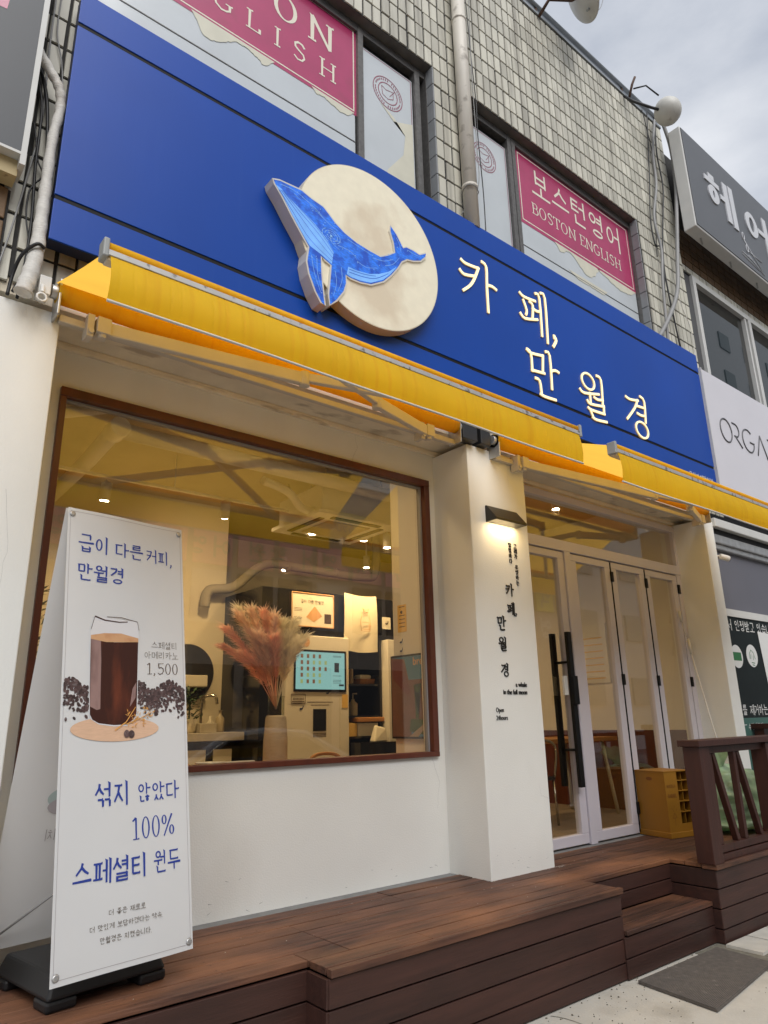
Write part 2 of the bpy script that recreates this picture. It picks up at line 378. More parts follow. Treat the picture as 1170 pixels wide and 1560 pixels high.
mat('letter_glow', (.25, .22, .14), .4, emit=(1.0, .84, .46), es=.8)
mat('letter_side', S(238, 214, 165), .5, emit=(1, .75, .4), es=.12)
mat('moon', (.68, .635, .5), .5, dirt_or_shade=(.46, .36, .25), ds=2.0, dt=(.48, .62), da=.7, var=.06, vs=12, emit=(1, .9, .68), es=.1)
mat('moon_rim', (.66, .6, .45), .45)  # yellow tint is light off the awning, put into the rim colour
mat('whale_blue', S(38, 118, 232), .4, var=.4, vs=30, st=(1, 1, 2.5), dirt_or_shade=S(14, 58, 170), ds=13, dt=(.46, .6), da=.8, emit=S(30, 100, 230), es=.08)
mat('whale_light', S(128, 188, 255), .4, var=.15, vs=14, emit=S(100, 160, 255), es=.08)
mat('whale_line', S(62, 118, 220), .4)
mat('whale_fleck', S(150, 200, 245), .4)
mat('whale_side', (.66, .63, .56), .45, var=.04)
mat('awning', S(255, 206, 24), .7, var=.05, vs=4, st=(1, .06, .06), bump=.15, bs=42, transl=.48, dirt_or_shade=S(238, 168, 14), ds=3.0, dt=(.52, .8), da=.5, dst=(9, .6, .3))  # darker streaks put the shade of the valance creases into the colour
mat('awning_top', S(255, 200, 80), .75, var=.05, vs=4, transl=.85)
mat('awning_hem', (.62, .6, .55), .6)
mat('alu', (.5, .5, .5), .4, metal=.7, var=.15, vs=12)
mat('alu_dirty', (.5, .49, .47), .55, metal=.4, var=.1, vs=10, dirt_or_shade=(.12, .11, .1), ds=24, dt=(.58, .66), da=.8, dst=(1, 1, 1))
mat('cap_grey', (.34, .35, .34), .5)
mat('arm_beige', (.58, .53, .46), .45, var=.06, vs=6)
mat('wood_frame', S(88, 40, 24), .42, var=.25, vs=14, st=(1, 1, .2), coat=.2)
mat('gasket', (.3, .3, .31), .5)
mat('door_white', (.58, .555, .62), .4, var=.02)
mat('deck', S(74, 48, 38), .62, var=.75, vs=34, st=(.06, 1, 1), bump=1.0, bs=140, rnd=.3, dirt_or_shade=S(146, 98, 66), ds=1.9, dt=(.46, .68), da=.75, dst=(.5, 1, 1))
mat('deck_side', S(62, 37, 31), .55, var=.3, vs=22, st=(.07, 1, 1), bump=.4, bs=120, rnd=.13, dirt_or_shade=S(38, 24, 22), ds=3, dt=(.5, .7), da=.6, dst=(.5, 1, 1))
mat('rail_wood', S(60, 30, 22), .5, var=.25, vs=24, st=(1, 1, .1), bump=.3, bs=90, rnd=.1)
mat('concrete', (.52, .5, .45), .85, var=.12, vs=3, bump=.4, bs=70, dirt_or_shade=(.32, .295, .25), ds=3.0, dt=(.48, .68), da=.7)
mat('strip_grey', (.19, .2, .21), .8, var=.2, vs=12, bump=.4, bs=60)
mat('asphalt', (.13, .128, .125), .9, var=.15, vs=40, bump=.5, bs=150)
mat('paver', (.5, .485, .44), .85, var=.1, vs=12, bump=.4, bs=90, rnd=.08)
mat('paver_joint', (.16, .15, .12), .95, var=.3, vs=30)
mat('mat_grey', S(98, 92, 87), .9, var=.2, vs=30, dirt_or_shade=S(140, 132, 122), ds=30, dt=(.66, .72), da=.5)
mat('banner', (.74, .755, .775), .5, var=.015, vs=3, transl=.22, bump=.06, bs=7)
mat('ink_blue', S(38, 62, 150), .5)
mat('ink_brown', S(84, 66, 54), .5)
mat('ink_grey', S(100, 92, 84), .5)
mat('ink_black', (.012, .011, .011), .45)
mat('ink_faint', S(165, 160, 164), .6)
mat('ink_mint', S(166, 182, 180), .6)
mat('ink_rose', S(196, 170, 172), .6)
mat('coffee', S(58, 24, 14), .4, dirt_or_shade=S(120, 58, 34), ds=7, dt=(.5, .75), da=.7, dst=(2, 2, .4))
mat('coffee_light', S(150, 122, 118), .4, dirt_or_shade=S(90, 62, 58), ds=9, dt=(.45, .7), da=.6, dst=(2, 2, .5))
mat('crema', S(205, 160, 120), .4, dirt_or_shade=S(170, 110, 70), ds=14, dt=(.5, .7), da=.6)
mat('glass_print', S(214, 214, 218), .4)
mat('rim_print', S(70, 44, 34), .4)
mat('bean', S(78, 60, 60), .5, rnd=.5, dirt_or_shade=S(150, 140, 140), ds=60, dt=(.55, .7), da=.5)
mat('plate', S(214, 178, 150), .5, var=.08, vs=30, st=(1, 1, 6))
mat('flower', S(205, 150, 80), .5, rnd=.25)
mat('plastic_black', (.012, .012, .013), .5, bump=.1)
mat('lamp_black', (.014, .013, .013), .35)
mat('lamp_glow', (.9, .8, .6), .4, emit=(1, .78, .45), es=6.0)
mat('mustard', S(142, 98, 22), .55, var=.06, vs=5)
mat('mustard_print', S(112, 66, 18), .6)
mat('bag', (.46, .62, .4), .28, var=.2, vs=9, transl=.35, dirt_or_shade=(.14, .2, .15), ds=5, dt=(.52, .7), da=.75, spec=.6)
mat('pipe_cream', (.62, .58, .51), .5, var=.15, vs=10, st=(1, 1, .2), dirt_or_shade=(.16, .13, .1), ds=9, dt=(.6, .72), da=.6)
mat('pipe_wrap', (.62, .6, .56), .6, var=.12, vs=30, bump=.8, bs=60, st=(1, 1, 3), dirt_or_shade=(.4, .3, .2), ds=6, dt=(.58, .75), da=.6)
mat('cable_black', (.014, .014, .016), .5)
mat('cable_grey', (.27, .27, .27), .5, var=.1)
mat('dish', (.55, .54, .5), .45, var=.06, vs=9, dirt_or_shade=(.2, .17, .14), ds=9, dt=(.62, .74), da=.6)
mat('rust', (.09, .05, .035), .8, var=.4, vs=30)
mat('steel_rail', (.34, .36, .38), .4, metal=.7, var=.1)
mat('sign_dark', S(52, 56, 63), .4, var=.06, vs=3)
mat('sign_grey', S(92, 94, 99), .42, var=.03, vs=3, coat=.1)
mat('sign_white', (.66, .65, .7), .45, var=.02, vs=3)
mat('trim_white', (.6, .6, .58), .45, var=.05)
mat('trim_beige', S(190, 172, 130), .6, dirt_or_shade=S(110, 80, 50), ds=16, dt=(.6, .7), da=.7)
mat('letter_grey', (.6, .61, .64), .45)
mat('letter_dark', (.1, .1, .11), .45)
mat('brown_tile', S(112, 86, 58), .6, var=.2, vs=12, rnd=.1)
mat('dark_panel', S(78, 78, 80), .5, var=.1, vs=4)
mat('grey_panel', S(98, 98, 107), .5, var=.04, vs=3)
mat('shop_green', S(24, 31, 31), .5, var=.15, vs=5, spec=.15)
mat('shop_teal', S(70, 104, 97), .5, spec=.2)
mat('sticker_white', (.7, .71, .7), .5)
mat('sticker_green', S(40, 110, 60), .5)
mat('duct_grey', (.3, .27, .21), .8, var=.1)
mat('room_wall', (.7, .64, .5), .8, var=.03, vs=3)
mat('room_cream', (.72, .68, .6), .75, var=.03, vs=3)
mat('ceiling', (.5, .42, .28), .85, var=.08, vs=3, bump=.3, bs=30)
mat('room_floor', (.3, .25, .2), .5, var=.15, vs=6)
mat('unit_black', (.012, .012, .014), .12, spec=.6)
mat('kiosk_white', (.72, .69, .62), .35)
mat('screen', (.02, .03, .03), .3, emit=S(150, 205, 205), es=.52)
mat('ui_brown', (.05, .03, .02), .4, emit=S(120, 84, 60), es=.55)
mat('ui_green', (.05, .03, .02), .4, emit=S(150, 170, 110), es=.6)
mat('ui_dark', (.02, .02, .03), .4, emit=S(40, 52, 60), es=.4)
mat('ui_white', (.1, .1, .1), .4, emit=S(215, 240, 236), es=.6)
mat('paper', (.75, .71, .6), .7)
mat('paper_yellow', S(226, 186, 104), .7)
mat('paper_ink', S(70, 50, 36), .7)
mat('paper_tan', S(206, 158, 112), .7)
mat('cloth', (.74, .68, .54), .85, bump=.25, bs=12)
mat('fixture_white', (.66, .64, .6), .4)
mat('spot_glow', (.9, .9, .8), .4, emit=(1, .87, .6), es=26.0)
mat('pampas_pink', S(255, 220, 208), .8, rnd=.2, transl=.5)
mat('pampas_cream', S(255, 252, 240), .8, rnd=.12, transl=.5)
mat('pampas_blush', S(255, 236, 224), .8, rnd=.16, transl=.5)
mat('vase', (.52, .45, .34), .6, var=.1, vs=20, st=(1, 1, 4), bump=.7, bs=50)
mat('stone_top', (.5, .46, .38), .4, var=.1, vs=10)
mat('mirror', (.03, .03, .032), .05, metal=.0, spec=1.0, coat=1.0)
mat('chrome', (.55, .52, .46), .2, metal=1.0)
mat('leaf', (.035, .075, .03), .5, rnd=.3)
mat('wood_light', S(170, 118, 66), .5, var=.15, vs=12, st=(.2, 1, 1))
mat('bottle', (.5, .43, .3), .3)
mat('photo_sky', S(70, 120, 150), .3)
mat('photo_build', S(112, 74, 54), .4, var=.2, vs=9)
mat('photo_green', S(58, 84, 40), .4, var=.3, vs=20)
mat('photo_path', S(160, 140, 118), .4)
mat('photo_red', S(104, 44, 36), .4)
mat('navy', S(28, 52, 104), .5)
mat('opp_wall', (.45, .38, .32), .8, var=.08, vs=2)
mat('opp_pink', S(250, 176, 176), .5)
mat('opp_dark', (.03, .03, .035), .3)
mat('opp_band', S(232, 208, 110), .5)
mat('opp_yellow', S(214, 200, 60), .5)
mat('opp_light', (.5, .5, .5), .6)
mat('apt_wall', (.56, .58, .58), .7, var=.05)
mat('apt_dark', (.2, .25, .26), .3)
mat('car_paint', S(150, 152, 158), .25, metal=.4, coat=1.0)
mat('tyre', (.015, .015, .015), .8)
glass('pane', (.96, .95, .91), 1.95)
glass('pane_clear', (.96, .97, .97), 1.5)
glass('pane_dark', (.16, .19, .19), 2.9)
glass('car_glass', (.05, .06, .07), 1.8)
glass('water_glass', (.85, .87, .8), 1.4)

def view(P):
    d = Vector(P) - CAM; z = d.dot(CF)
    if z <= 0: return None
    return (.5 + 1066.19 / 1170 * d.dot(CX) / z, .5 + 1066.19 / 1560 * d.dot(CD) / z, z)

# ------------------------------------------------------------------ ground
struct(MB().box(-40, 60, -60, 14, -.3, -.06), 'road', 'asphalt')
struct(MB().box(-12, 24, -4.6, 5.2, -.2, 0.0), 'pavement', 'concrete')
pav = struct(MB().box(4.9, 12, -2.6, -1.08, -.1, .004), 'paver_bed', 'paver_joint')
pm = None; px0 = 5.16
for j in range(5):
    for i in range(10):
        x0 = px0 + i * .31 + (.155 if j % 2 else 0); y1 = -1.15 - j * .26
        if pm is None:
            b = MB(); b.hexa([(-.15, -.125, 0), (.15, -.125, 0), (.15, .125, 0), (-.15, .125, 0)], [(-.146, -.121, .022), (.146, -.121, .022), (.146, .121, .022), (-.146, .121, .022)])
            pm = b.mesh('paver'); pm.materials.append(MATS['paver'])
        o = bpy.data.objects.new('paver', pm); put(o, pav); o.location = (x0 + .155, y1 - .13, random.uniform(-.004, .002)); o.rotation_euler = (random.uniform(-.006, .006), random.uniform(-.006, .006), random.uniform(-.01, .01))

# ------------------------------------------------------------------ the tiled building
bld = thing('tiled_building', 'two storey cafe building clad in cream tiles with white ground floor', 'building', (4, 0, 0))
TZ, TX = 7.28, 3.59
OP = [(.69, 3.59, 5.50, 7.28), (4.07, 6.95, 5.50, 7.28)]     # upper window openings
wm = MB()
yf, yb = -.355, .1
XW0, XW1, ZT = -1.6, 8.0, 9.30
wm.box(XW0, XW1, yf, yb, 3.72, 5.5); wm.box(XW0, XW1, yf, yb, 7.28, ZT)
wm.box(XW0, .69, yf, yb, 5.5, 7.28); wm.box(3.59, 4.07, yf, yb, 5.5, 7.28); wm.box(6.95, XW1, yf, yb, 5.5, 7.28)
wm.build('upper_wall', 'grout', bld)
lm = MB(); lm.box(-.2, 8.0, -.345, .1, 3.63, 3.72); lm.build('lintel', 'plaster', bld)
MB().box(-.2, 7.62, -.02, .09, 3.585, 3.632).build('cornice', 'plaster', bld, bevel=.012)
cands = []
i0 = int((XW0 - TX) / .1) - 1; i1 = int((XW1 - TX) / .1)
for i in range(i0, i1 + 1):
    for k in range(-18, 11):
        x = TX + i * .1 + .05; z = TZ + k * .2 - .1
        if not (XW0 + .04 < x < XW1 - .03 and 3.76 < z < ZT - .05): continue
        if any(a < x < b and c < z < d for a, b, c, d in OP): continue
        P = Vector((x, -.367, z)); v = view(P)
        vis = v is not None and -.02 < v[0] < 1.02 and -.02 < v[1] < 1.02
        if vis:      # hidden behind the blue sign board?
            d = P - CAM; t = (-.5 - CAM.y) / d.y; q = CAM + d * t
            if .60 < q.x < 7.66 and 3.9 < q.z < 5.63: vis = False
            if vis and x < .3 and z > 4.2: vis = False
        near = (P - CAM).length
        cands.append((0 if vis else 1, near, x, z))
cands.sort()
h = .0068
def tile_mesh(mb, x, z):
    a, b, c = .0425, .0915, .012
    mb.add([(x - a, -.353, z - b), (x + a, -.353, z - b), (x + a, -.353, z + b), (x - a, -.353, z + b),
            (x - a + .003, -.353 - c, z - b + .003), (x + a - .003, -.353 - c, z - b + .003), (x + a - .003, -.353 - c, z + b - .003), (x - a + .003, -.353 - c, z + b - .003)],
           [(4, 5, 6, 7), (0, 1, 5, 4), (1, 2, 6, 5), (2, 3, 7, 6), (3, 0, 4, 7)])
tb = MB(); tile_mesh(tb, 0, 0); tmesh = tb.mesh('tile', fix=False); tmesh.materials.append(MATS['tile'])
rest = MB()
for n_, (hid, near, x, z) in enumerate(cands):
    if n_ < 300 and not hid:
        o = bpy.data.objects.new('tile', tmesh); put(o, bld)
        o.location = (x - 4 + random.uniform(-.0012, .0012), random.uniform(-.0015, .0015), z + random.uniform(-.0015, .0015)); o.rotation_euler = (random.uniform(-.008, .008), random.uniform(-.008, .008), random.uniform(-.015, .015))
    elif not hid or x > -.2: tile_mesh(rest, x + random.uniform(-.0012, .0012), z + random.uniform(-.0015, .0015))
tag(rest.build('tile_field', 'tile', bld, fix=False), kind='stuff')
# reveals of the two upper openings
for (xa, xb, za, zb) in OP:
    MB().box(xa, xb, -.352, -.19, zb - .0005, zb + .012).build('soffit_strip', 'soffit', bld)
    for k in range(9):
        z0 = zb - .2 * (k + 1)
        if z0 < 5.5: break
        MB().box(xb - .012, xb + .004, -.366, -.285, z0 + .005, z0 + .195).build('jamb_tile', 'jamb_tile', bld)
    MB().box(xb - .02, xb + .003, -.285, -.2, za, zb).build('jamb_strip', 'mullion', bld)
# parapet top
MB().box(XW0, XW1, -.375, -.2, 9.30, 9.335).build('coping', 'steel_rail', bld)
# ground floor walls
gw = MB()
WX0, WX1, WZ0, WZ1 = .865, 3.65, 1.267, 3.355
gw.box(-.2, 3.76, 0, .14, .46, WZ0); gw.box(-.2, 3.76, 0, .14, WZ1, 3.63); gw.box(-.2, WX0, 0, .14, WZ0, WZ1); gw.box(WX1, 3.76, 0, .14, WZ0, WZ1)
gw.build('shop_wall', 'wall_white', bld)
MB().box(4.38, 7.62, -.01, .1, 3.555, 3.63).build('door_lintel', 'plaster', bld)
pil = MB().box(3.725, 4.385, -.39, .14, .48, 3.575).build('pillar', 'wall_white', bld, bevel=.006)
MB().box(7.415, 7.62, -.39, .14, .48, 3.575).build('pillar', 'wall_white', bld, bevel=.006)
MB().box(-.2, .738, -.39, -.001, .0, 3.575).build('pillar', 'wall_white', bld, bevel=.006)
# side and back shell so that the room is closed
sh = MB(); sh.box(-.2, -.05, .14, 4.8, .3, 3.95); sh.box(7.9, 8.0, .1, 4.8, .3, 9.3); sh.box(-1.6, 8.0, 4.8, 4.9, 0, 9.3); sh.box(-1.6, 8.0, .1, 4.8, 9.1, 9.2); sh.box(-1.6, -1.5, .1, 4.8, 0, 9.2)
sh.build('back_shell', 'grout', bld)

# shop window
sw = bpy.data.objects.new('shop_window', None); put(sw, bld)
fr = MB(); w = .055
fr.box(WX0, WX1, -.03, .07, WZ1 - w, WZ1); fr.box(WX0, WX1, -.03, .07, WZ0, WZ0 + .035)
fr.box(WX0, WX0 + .035, -.028, .07, WZ0 + .035, WZ1 - w); fr.box(WX1 - w, WX1, -.028, .07, WZ0 + .035, WZ1 - w)
fr.build('frame', 'wood_frame', sw, bevel=.004)
gk = MB(); gk.box(WX0 + .035, WX1 - w, .015, .05, WZ1 - w - .012, WZ1 - w + .001); gk.box(WX1 - w - .012, WX1 - w + .001, .015, .05, WZ0 + .035, WZ1 - w - .012)
gk.build('gasket', 'gasket', sw)
MB().box(WX0 + .03, WX1 - w + .005, .029, .035, WZ0 + .03, WZ1 - w + .005).build('pane', 'pane', sw)

# folding doors and transom
dr = bpy.data.objects.new('door_set', None); put(dr, bld)
fm = MB()
fm.box(4.38, 7.42, -.04, .06, 3.49, 3.556); fm.box(4.38, 7.42, -.045, .06, 3.0, 3.1)
fm.box(7.335, 7.42, -.04, .06, .5, 3.0); fm.box(5.322, 5.41, -.045, .06, .5, 3.0); fm.box(7.37, 7.42, -.038, .06, 3.1, 3.49); fm.box(4.38, 4.45, -.04, .06, .5, 3.0)
fm.build('door_frame', 'door_white', dr, bevel=.004)
MB().box(4.4, 7.375, .0, .006, 3.095, 3.495).build('transom_pane', 'pane', dr)
for xa, xb in ((4.46, 5.317), (5.415, 6.06), (6.078, 6.68), (6.698, 7.332)):
    lf = MB(); s1 = .09
    lf.box(xa, xb, -.03, .03, .512, .59); lf.box(xa, xb, -.03, .03, 2.925, 2.99); lf.box(xa, xa + s1, -.03, .03, .59, 2.925); lf.box(xb - s1, xb, -.03, .03, .59, 2.925)
    lf.build('door_leaf', 'door_white', dr, bevel=.004)
    MB().box(xa + s1 - .008, xb - s1 + .008, -.003, .003, .585, 2.93).build('pane', 'pane', dr)
for x in (6.069, 6.689, 7.345):
    MB().box(x - .006, x + .006, -.034, .02, .52, 2.985).build('seal', 'black', dr)
    for z in (.72, 1.85, 2.84):
        MB().box(x - .02, x + .02, -.048, -.03, z - .05, z + .05).build('hinge', 'black', dr, bevel=.003)
for y, x in ((-.085, 5.2), (.085, 5.2)):
    hb = MB().box(x - .028, x + .028, y - .018, y + .018, .955, 2.24)
    for z in (1.25, 1.98): hb.tube([(x, y, z), (x, 0, z)], .012, 8)
    hb.build('door_handle', 'black', dr, bevel=.004)
MB().box(5.165, 5.235, -.125, -.1, 1.62, 1.86).build('lock_box', 'black', dr, bevel=.004)
MB().box(5.11, 5.16, -.07, -.05, 1.7, 1.86).build('lock_label', 'sticker_white', dr)

# upper windows: dark frames, film on the panes, torn posters
def q24(x, z): return (x * .9892, 1.522 + (z - 1.522) * .9892)
def upper_window(xa, xb, panes, mulls):
    w = bpy.data.objects.new('upper_window', None); put(w, bld)
    MB().box(xa, xb, -.2, -.15, 5.5, 7.28).build('back_panel', 'window_dark', w)
    m = MB()
    for a, b in mulls: m.box(a, b, -.275, -.2, 5.5, 7.25)
    m.box(xa, xb, -.27, -.2, 7.2, 7.28); m.build('frame', 'mullion', w)
    for a, b, mt in panes: MB().box(a, b, -.243, -.238, 5.5, 7.2 if mt != 'film_white' else 7.10).build('pane', mt, w)
    return w
w1 = upper_window(.69, 3.575, [(.75, 2.78, 'film_white'), (2.86, 3.43, 'film_white')], [(2.795, 2.85), (3.44, 3.5), (.69, .74)])
w2 = upper_window(4.07, 6.94, [(4.08, 4.70, 'film_white'), (4.83, 6.92, 'film_white')], [(4.705, 4.76), (4.77, 4.825)])
YP = -.245
def flat(name, pts, m, par, y=YP):
    return MB().poly([(x, y, z) for x, z in pts]).build(name, m, par)
def torn(xa, xb, z, dz, seed):
    rd = random.Random(seed); n = 44; up = []; lo = []
    for i in range(n + 1):
        x = xa + (xb - xa) * i / n; up.append((x, z)); e = min(1.0, 2.2 * math.sin(math.pi * i / n)) if 0 < i < n else 0
        f_ = .5 + .5 * noise.noise(Vector((x * 3.1, seed, 0))) * 1.6 + .1 * noise.noise(Vector((x * 14, seed, 3))) + rd.uniform(-.04, .04)
        lo.append((x + rd.uniform(-.003, .003), z - .002 - dz * e * min(1.0, max(.08, f_))))
    return up + lo[::-1]
def border(par, x0, x1, z0, z1, w, y):
    m = MB()
    for a, b, c, d in ((x0, x1, z1 - w, z1), (x0, x1, z0, z0 + w), (x0, x0 + w, z0 + w, z1 - w), (x1 - w, x1, z0 + w, z1 - w)):
        m.poly([(a, y, c), (b, y, c), (b, y, d), (a, y, d)])
    m.build('poster_border', 'print_cream', par)
x0, z0 = q24(.72, 6.35); x1, z1 = q24(2.825, 7.30)
flat('poster', [(x0, z0), (x1, z0), (x1, z1), (x0, z1)], 'poster_pink', w1)
border(w1, x0 + .03, x1 - .022, z0 + .035, z1 - .03, .012, YP - .001)
flat('torn_film', torn(1.35, 2.02, z0 + .02, .2, 3), 'film_cream', w1, YP - .0015); flat('torn_film', torn(2.35, 2.77, z0 + .02, .13, 5), 'film_cream', w1, YP - .0015); flat('torn_film', torn(.8, 1.1, z0 + .02, .1, 9), 'film_cream', w1, YP - .0015)
MB().box(.75, 2.78, -.247, -.2425, 6.022, 6.03).build('film_seam', 'mullion', w1)
tm = MB()
for ch, cx_ in zip('BOSTON', (.95, 1.25, 1.53, 1.78, 2.13, 2.47)):
    pl_, wd_ = text_polys(ch, .15, .06); X, Z = q24(cx_, 6.85); lay(MB(), pl_, (X - wd_ * .13, YP, Z), UX, UZ, .262, NF, .002).build('poster_letter', 'print_cream', w1)
for ch, cx_ in zip('ENGLISH', (1.18, 1.38, 1.60, 1.85, 2.062, 2.26, 2.535)):
    pl_, wd_ = text_polys(ch, .12, .06); X, Z = q24(cx_, 6.545); lay(MB(), pl_, (X - wd_ * .09, YP, Z), UX, UZ, .182, NF, .002).build('poster_letter', 'print_cream', w1)
x0, z0 = q24(4.905, 6.35); x1, z1 = q24(7.0, 7.29)
flat('poster', [(x0, z0), (x1, z0), (x1, z1), (x0, z1)], 'poster_pink', w2)
border(w2, x0 + .035, x1 - .03, z0 + .04, z1 - .05, .012, YP - .001)
flat('torn_film', torn(5.4, 6.2, z0 + .01, .22, 4), 'film_cream', w2, YP - .0015); flat('torn_film', torn(6.15, 6.92, z0 + .01, .16, 6), 'film_cream', w2, YP - .0015); flat('torn_film', torn(5.6, 6.3, 6.06, .12, 8), 'film_cream', w2, YP - .0015)
MB().box(4.83, 6.92, -.247, -.2425, 6.02, 6.028).build('film_seam', 'mullion', w2)
tm = MB(); X, Z = q24(5.14, 6.81)
for k, ch_ in enumerate('보스턴영어'): lay(MB(), text_polys(ch_, .085, .08, False, sq=.92)[0], (X + k * .335, YP, Z), UX, UZ, .335, NF, .002).build('poster_letter', 'print_cream', w2)
wd_ = text_polys('BOSTON ENGLISH', .12, .06, True, .03)[1]; s_ = 1.64 / wd_ * .985; X, Z = q24(5.11, 6.55); o_ = text_polys('BOSTON ', .12, .06, True, .03)[1] + .03
for tx_, dx_ in (('BOSTON', 0), ('ENGLISH', o_ * s_)): lay(MB(), text_polys(tx_, .12, .06, True, .03)[0], (X + dx_, YP, Z), UX, UZ, s_, NF, .002).build('poster_lettering', 'print_cream', w2)
def seal(par, cx_, cz, r):
    m = MB()
    for rr in (r, r * .66):
        for k in range(40):
            a, b = 2 * math.pi * k / 40, 2 * math.pi * (k + 1) / 40
            m.poly([(cx_ + q * math.cos(t), YP, cz + q * math.sin(t)) for q, t in ((rr, a), (rr, b), (rr - .009, b), (rr - .009, a))])
    for k in range(36):
        if k % 9 == 8: continue
        t = 2 * math.pi * k / 36; q = r * .83; m.poly([(cx_ + q * math.cos(t) + dx, YP, cz + q * math.sin(t) + dz) for dx, dz in ((-.006, -.01), (.004, -.012), (.006, .01), (-.004, .012))])
    for a, b in (((-.07, .05), (-.02, .03)), ((-.02, .03), (.06, .05)), ((-.07, .05), (-.06, -.04)), ((-.06, -.04), (.0, -.06)), ((0, -.06), (.06, -.03)), ((.06, .05), (.06, -.03)), ((.02, -.02), (.08, .07))):
        m.poly([(cx_ + p[0], YP, cz + p[1]) for p in ribbon([a, b], .006)])
    m.build('seal_print', 'print_line', par)
seal(w1, 3.143, 6.77, .168); seal(w2, 4.37, 6.80, .165)
for par, a, b in ((w1, 2.875, 3.415), (w2, 4.2, 4.685)):
    m = MB()
    for p in (((a, 7.085), (b, 7.085)), ((b, 7.085), (b, 5.6))): m.poly([(x, YP, z) for x, z in ribbon(p, .007)])
    m.build('film_line', 'print_line', par)
flat('torn_film', [(3.05, 6.62), (3.2, 6.5), (3.42, 6.6), (3.42, 5.6), (3.05, 5.6), (3.12, 5.95), (3.3, 6.2), (3.33, 6.42), (3.2, 6.55)], 'film_cream', w1, YP - .0005)

# lettering on the pillar
def pillar_text(txt, x, ztop, size, step, tv=.11, th=.075, col=False):
    m = MB()
    for k, ch in enumerate(txt):
        if ch == ' ': continue
        pl_, _ = text_polys(ch, tv, th); lay(m, pl_, (x[k] if isinstance(x, (list, tuple)) else x, -.3905, (ztop[k] if isinstance(ztop, (list, tuple)) else ztop - k * step) - size), UX, UZ, size, NF, .001, .004)
    return m
# ------------------------------------------------------------------ traced outlines, metres on the sign
WHALE= [(1.84, 4.884), (1.887, 4.9), (1.97, 4.905), (2.055, 4.911), (2.13, 4.887), (2.226, 4.87), (2.271, 4.835), (2.323, 4.791), (2.402, 4.747), (2.51, 4.714), (2.621, 4.701), (2.721, 4.696), (2.794, 4.741), (2.863, 4.796), (2.851, 4.881), (2.823, 4.963), (2.824, 5.009), (2.876, 4.961), (2.912, 4.91), (2.941, 4.871), (2.973, 4.893), (3.043, 4.895), (3.106, 4.886), (3.172, 4.93), (3.162, 4.898), (3.112, 4.843), (3.039, 4.81), (2.977, 4.796), (2.922, 4.751), (2.881, 4.68), (2.819, 4.593), (2.745, 4.509), (2.63, 4.435), (2.534, 4.414), (2.454, 4.411), (2.411, 4.417), (2.414, 4.351), (2.394, 4.282), (2.336, 4.192), (2.286, 4.137), (2.279, 4.211), (2.291, 4.348), (2.298, 4.441), (2.247, 4.461), (2.209, 4.475), (2.212, 4.386), (2.22, 4.27), (2.242, 4.114), (2.218, 4.127), (2.174, 4.191), (2.125, 4.3), (2.106, 4.386), (2.12, 4.501), (2.073, 4.563), (1.987, 4.679), (1.913, 4.788), (1.853, 4.86)]
BELLY= [(1.857, 4.854), (1.913, 4.79), (1.987, 4.681), (2.073, 4.568), (2.122, 4.511), (2.212, 4.485), (2.298, 4.45), (2.313, 4.553), (2.246, 4.634), (2.157, 4.703), (2.058, 4.758), (1.96, 4.807), (1.9, 4.842)]
BELLY2= [(2.421, 4.425), (2.454, 4.417), (2.534, 4.421), (2.63, 4.444), (2.742, 4.517), (2.817, 4.601), (2.874, 4.683), (2.791, 4.603), (2.703, 4.547), (2.618, 4.51), (2.508, 4.49), (2.434, 4.489)]
GROOVES= [[(1.883, 4.827), (1.998, 4.697), (2.122, 4.562), (2.298, 4.472)], [(1.894, 4.833), (2.022, 4.721), (2.158, 4.604), (2.304, 4.499)], [(1.906, 4.836), (2.046, 4.734), (2.183, 4.641), (2.31, 4.527)], [(1.924, 4.824), (2.058, 4.752), (2.208, 4.653), (2.313, 4.547)], [(2.441, 4.449), (2.562, 4.463), (2.673, 4.498), (2.79, 4.587)], [(2.441, 4.471), (2.562, 4.486), (2.674, 4.516)]]
FLECKS= [[(1.893, 4.876), (1.983, 4.881), (2.068, 4.864)], [(2.056, 4.863), (2.156, 4.827), (2.233, 4.778)], [(2.156, 4.815), (2.271, 4.759), (2.349, 4.734)], [(2.271, 4.696), (2.31, 4.652), (2.376, 4.651)], [(2.284, 4.664), (2.297, 4.62), (2.362, 4.588)], [(2.429, 4.708), (2.537, 4.688), (2.649, 4.674)], [(2.509, 4.566), (2.591, 4.552), (2.689, 4.589)], [(2.648, 4.655), (2.749, 4.674), (2.838, 4.727)], [(2.875, 4.933), (2.903, 4.885), (2.917, 4.83)], [(2.98, 4.873), (3.057, 4.867), (3.121, 4.875)], [(2.323, 4.41), (2.336, 4.318), (2.311, 4.212)], [(2.375, 4.457), (2.381, 4.361), (2.349, 4.263)], [(2.135, 4.447), (2.161, 4.315), (2.211, 4.195)], [(2.178, 4.443), (2.185, 4.326), (2.221, 4.211)], [(2.762, 4.64), (2.837, 4.687), (2.899, 4.768)], [(2.118, 4.833), (2.181, 4.802)], [(2.349, 4.62), (2.455, 4.618), (2.509, 4.579)], [(1.995, 4.856), (2.044, 4.832)]]
